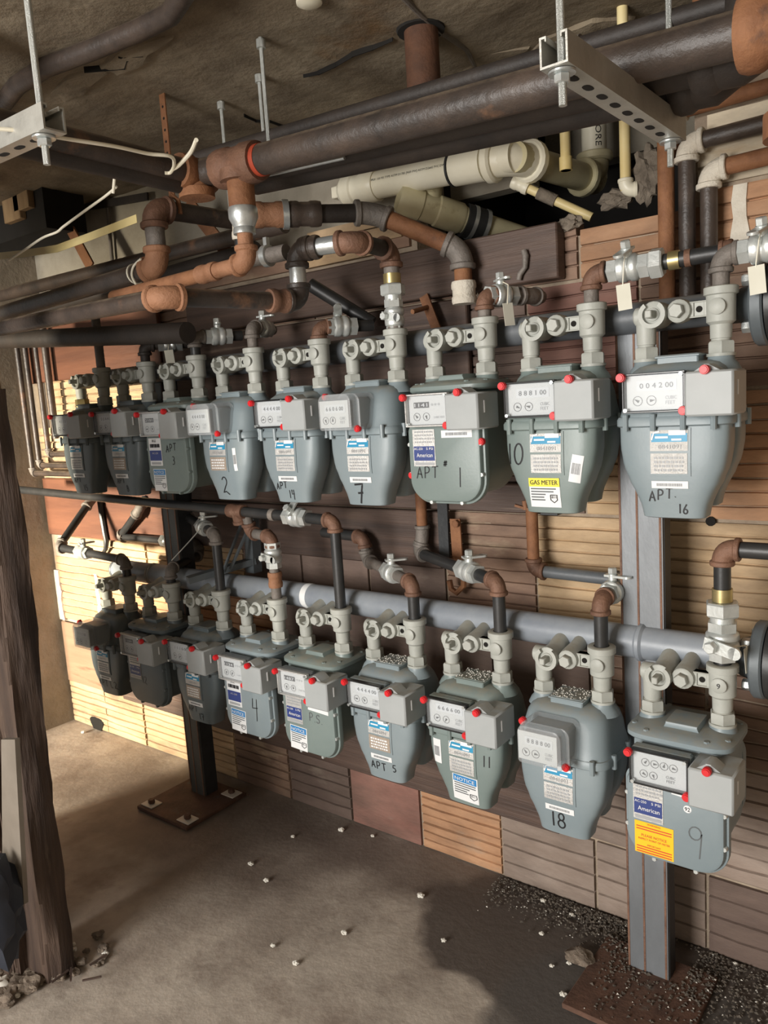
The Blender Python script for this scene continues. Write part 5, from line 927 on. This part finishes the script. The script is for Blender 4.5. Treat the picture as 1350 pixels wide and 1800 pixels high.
q = B(758, 560, y=-.05); mesh1(MB().bar(B(745, 520, y=-.06), B(768, 580, y=-.06), .030, .006, (0, -1, 0)).cyl(B(752, 540, y=-.06), B(725, 548, y=-.13), .007, n=10), 'wall_strap', 'rust_pipe', 'rusty wall strap with a spike behind the meter marked 1', 'strap')
q = B(905, 888, y=-.16); mesh1(MB().bar(q, B(940, 898, y=-.14), .014, .006).cyl(B(922, 880, y=-.15), B(924, 896, y=-.15), .007, n=10), 'wall_bracket', 'rust_orange', 'small rusty bracket under the meter marked 10', 'bracket')
mesh1(MB().box(B(950, 905, y=-.06), B(950, 905, y=-.06)+V3((.05, .05, .06))), 'wall_block', 'post_dark', 'small black block behind the bottom of the meter marked 10', 'block')
# ---------------------------------------------------------------- steel braces, tape and loose wires at upper left
for (q0, q1, yy, w_, mm, lb) in (((55, 275), (160, 470), -.08, .05, 'rust_pipe', 'rusty diagonal brace behind the white wire'), ((60, 350), (215, 318), .07, .03, 'dark_pipe', 'upper dark steel bar across the pale wall'), ((90, 375), (260, 345), .07, .03, 'dark_pipe', 'lower dark steel bar across the pale wall'), ((330, 355), (420, 470), -.06, .05, 'rust_pipe', 'rusty diagonal brace below the cross fitting')):
    mesh1(MB().bar(B(*q0, y=yy), B(*q1, y=yy), .008, w_, (0, 0, 1)), 'steel_brace', mm, lb, 'brace', 'steel braces at upper left')
mesh1(MB().cyl(B(186, 325, y=.08), B(198, 470, y=.08), .008, n=10), 'conduit', 'dull_iron', 'thin upright conduit on the pale wall', 'conduit')
tp = [B(u, v, y=-.62) for u, v in ((-20, 452), (40, 446), (100, 437), (160, 415), (240, 384))]
mt = MB(); R = [[p+V3((0, .0, .011)), p+V3((0, .001, .011)), p+V3((0, .001, -.011)), p+V3((0, 0, -.011))] for p in tp]; tape = mesh1(mt.rings(R), 'strap_tape', 'tape_yellow', 'yellowed printed tape stretched below the white wires', 'tape')
def wire(label, pix, y=None, r=.0035, m='wire_white', z=None):
    pts = [B(u, v, y=y) if z is None else B(u, v, z=z) for u, v in pix]; sm = []
    for i in range(len(pts)-1):
        a, b = pts[i], pts[i+1]; p0 = pts[max(i-1, 0)]; p3 = pts[min(i+2, len(pts)-1)]
        for k in range(5): t = k/5; sm.append(((2*a)+(b-p0)*t+(2*p0-5*a+4*b-p3)*t*t+(-p0+3*a-3*b+p3)*t**3)*.5)
    sm.append(pts[-1]); return mesh1(MB().tube(sm, r, 8), 'loose_wire', m, label, 'wire', 'loose wires and ties')
wire('white wire running along the crossing pipe to a hooked end', [(-15, 226), (40, 230), (110, 243), (200, 257), (260, 270), (300, 275), (306, 290), (300, 303), (290, 304)], z=zc_-.062)
wire('white cable tie end sticking up by the crossing pipe', [(304, 297), (315, 290), (335, 268), (345, 246)], r=.004, z=zc_-.062)
wire('white wire sagging down to the left', [(205, 328), (185, 345), (150, 370), (112, 398), (100, 408), (75, 418), (45, 438), (15, 458)], -.70)
wire('cable tie hanging above the sagging wire', [(204, 286), (202, 305), (199, 340)], -.72, .004)
wire('white cable tie around the pipe below the rusty elbows', [(248, 455), (235, 468), (232, 485), (240, 503), (238, 515)], -.53, .0035)
wire('thin stiff wire rising from the farthest outlet elbow', [(302, 985), (330, 955), (352, 930)], -.30, .0022, 'galvanised')
# dark opening with timber offcuts at the left edge
op = thing('wall_opening', 'dark opening with rough timber at the left edge under the strut', 'opening', B(40, 400, y=-.2)); q0, q1 = B(-40, 275, y=-.2), B(82, 400, y=-.2)
MB().box((q0.x-.2, -.20, q1.z), (q1.x, -.02, q0.z)).build('recess', 'hole_shade', op)  # solid near-black block put in for the dark of the opening
for (u0, u1, vt_, vb) in ((18, 33, 285, 395), (35, 50, 280, 375)): a, b = B(u0, vb, y=-.205), B(u1, vt_, y=-.205); MB().box((a.x, -.23, a.z), (b.x, -.20, b.z), .003).build('timber', 'wood_pale', op)
# ================================================================ TIMBER POST AND RUBBLE
tpst = thing('timber_post', 'rotten dark timber post at the left edge of the picture', 'post', (-1.66, -1.06, 0))
def timber(x0, x1, y0, y1, z0, z1, name, m, seed, amp=.008, lean=0.0):
    rn = random.Random(seed); R = []; n = 26; K = 20; ph = [rn.uniform(0, 6.28) for _ in range(4)]; grooves = [rn.uniform(-amp, amp) for _ in range(K)]
    for i in range(n+1):
        f = i/n; z = z0+(z1-z0)*f; ring = []
        for k in range(K):
            g = 2*math.pi*k/K; c, s = math.cos(g), math.sin(g); w = grooves[k]+amp*.7*math.sin(9*f+ph[0]+g*2)+amp*.5*math.sin(23*f+ph[1]+g*5)+rn.uniform(-amp, amp)*.25
            ring.append(((x0+x1)/2+lean*f+((x1-x0)/2+w)*math.copysign(abs(c)**.45, c), (y0+y1)/2+((y1-y0)/2+w)*math.copysign(abs(s)**.45, s), z))
        R.append(ring)
    return MB().rings(R).build(name, m, tpst, ang=28)
timber(-1.665, -1.58, -1.09, -1.00, -.01, 1.60, 'shaft', 'wood_post', 2, .007, .055); timber(-1.745, -1.675, -1.13, -1.05, -.01, 1.6, 'side_board', 'wood_post', 5, .007, .055); timber(-1.69, -1.66, -1.125, -1.07, -.01, 1.3, 'splinter', 'wood_post', 8, .006, .04); timber(-1.62, -1.525, -1.10, -1.01, 1.585, 2.44, 'upper_shaft', 'wood_pale', 11, .005, .05)
mesh1(MB().box((-2.55, -1.12, 0), (-1.76, -1.06, 2.44), .003), 'partition_panel', 'wood_dark', 'dark boarded partition left of the rotten timber post', 'partition')
sh = MB(); pts_ = [B(u, v, y=-1.16) for u, v in ((2, 1300), (26, 1300), (34, 1450), (42, 1590), (30, 1583), (10, 1575), (4, 1500))]
sh.rings([[p for p in pts_], [p+V3((0, .012, 0)) for p in pts_]]); mesh1(sh, 'sheet_scrap', 'sheet_pale', 'pale torn sheet leaning beside the timber post', 'sheet')
lump('dark_sack', B(-8, 1600, y=-1.22), .09, 'sack_blue', 'dark sack slumped behind the timber post', 'sack', 21, sq=(.7, .7, 1.5))
rnd = random.Random(12)
for k in range(64):
    u = rnd.uniform(-10, 190); v = 1738-u*.36+rnd.uniform(-34, 26); p = B(u, v, z=0.0); r = rnd.uniform(.006, .024)*(1.25 if u < 90 else .6); lump('rubble_piece', (p.x, p.y, r*.35), r, 'rubble' if k % 4 else 'stone_pale', 'broken crumbs of masonry heaped at the foot of the timber post', 'rubble', 100+k, 'rubble at the timber post', (1.3, 1, .6))
for k in range(5):
    u = rnd.uniform(60, 200); v = rnd.uniform(1690, 1730); p = B(u, v, z=.012); g = rnd.uniform(0, 3.1); mesh1(MB().bar(p, p+V3((.05*math.cos(g), .05*math.sin(g), .004)), .005, .004), 'wood_splinter', 'wood_dark', 'small dark splinter lying by the timber post', 'splinter', 'splinters at the timber post')
# ================================================================ FLOOR GRIT
peb = [(515, 1472), (441, 1520), (468, 1549), (740, 1576), (738, 1478), (605, 1641), (780, 1655), (850, 1504), (690, 1440), (955, 1585), (1005, 1610), (952, 1643), (970, 1700), (1000, 1695), (990, 1750), (1185, 1752), (1293, 1696), (1330, 1810), (655, 1471), (600, 1460), (520, 1695), (480, 1664), (146, 1288)]
for k, (u, v) in enumerate(peb): p = B(u, v, z=0); lump('pebble', (p.x, p.y, .004), rnd.uniform(.004, .009), 'stone_pale', 'small pale stone chip lying loose on the floor', 'stone', 300+k, 'pale stone chips on the floor', (1.3, 1, .7))
p = B(1020, 1690, z=0); lump('rubble_piece', (p.x, p.y, .015), .03, 'rubble', 'flat lump of broken concrete by the near post', 'rubble', 77, sq=(1.2, .9, .6))
def grit(name, m, n, seed, label, sz):
    rn = random.Random(seed); vs_, fs_ = [], []
    for _ in range(n):
        x = rn.choice((rn.uniform(-.78, -.25), rn.gauss(-.30, .12), rn.uniform(-.2, 0.1))); y = -abs(rn.gauss(.02, .06))-.015 if x < -.36 else -abs(rn.gauss(.10, .12))-.01
        if -.31 < x < -.17 and -.19 < y < -.03: continue
        z = .001
        if -.395 < x < -.105 and -.40 < y < -.105: z = .012
        if y > -.012: continue
        r = sz*rn.uniform(.4, 1.2); o = len(vs_); pts_ = [(1, 0, -.2), (-.6, .8, 0), (-.7, -.7, .1), (.1, .1, 1), (.2, -.1, -.9)]; g = rn.uniform(0, 6.28); c, s = math.cos(g), math.sin(g)
        vs_ += [(x+(a*c-b*s)*r, y+(a*s+b*c)*r, z+r*.5+d*r*.6) for a, b, d in pts_]; fs_ += [tuple(o+i for i in f) for f in ((0, 1, 3), (1, 2, 3), (2, 0, 3), (1, 0, 4), (2, 1, 4), (0, 2, 4))]
    mb = MB(); mb.v = vs_; mb.f = fs_; return tag(mb.build(name, m, None, ang=10, kind='stuff'), label, 'gravel', kind='stuff')
grit('gravel', 'stone_dark', 2600, 5, 'dark grit and crumbs swept against the wall by the near post', .0055); grit('stone_chips', 'stone_pale', 260, 6, 'pale specks of stone scattered through the dark grit', .0038)
# bits that have fallen on the lower meters' tops
def crumbs():
    rn = random.Random(8); vs_, fs_ = [], []
    for k in (1, 2, 3):
        cx = XL[k]-.0762
        for _ in range(110):
            x = cx+rn.uniform(-.042, .046); y = YO+rn.uniform(-.046, .03); z = TL-.128; r = rn.uniform(.001, .0028); o = len(vs_)
            vs_ += [(x+a*r, y+b*r, z+r*.3+d*r) for a, b, d in ((1, 0, 0), (-.6, .8, 0), (-.6, -.8, 0), (0, 0, .9))]; fs_ += [(o, o+1, o+3), (o+1, o+2, o+3), (o+2, o, o+3), (o, o+2, o+1)]
    mb = MB(); mb.v = vs_; mb.f = fs_; tag(mb.build('plaster_crumbs', 'stone_pale', None, ang=10, kind='stuff'), 'pale crumbs fallen on the tops of the lower meters', 'crumbs', kind='stuff')
crumbs()
# hole knocked in the lowest tile at the far end
q = B(173, 1276, y=0); mb = MB(); mb.rings([[(q.x+(.052+.012*math.sin(3*g))*math.cos(g), yy, q.z+.01+(.045+.01*math.cos(2*g))*math.sin(g)) for g in [2*math.pi*i/16 for i in range(16)]] for yy in (-.0075, .0)]); mb.build('hole', 'hole_shade', wall, 'ragged dark hole in the lowest tile')
q = B(1250, 916, y=0); mb = MB().lathe(q+V3((0, -.006, 0)), (0, 1, 0), [(0, .012), (.006, .012)], 10); mb.build('hole', 'hole_shade', wall)

mesh1(MB().tube([B(u, v, y=-.03) for u, v in ((176, 880), (179, 905), (184, 935), (187, 950), (186, 965), (178, 978))], [.014, .013, .012, .012, .010, .005], 8), 'hanging_strap', 'black_pipe', 'black strap hanging on the reddish board under the far meters', 'strap')
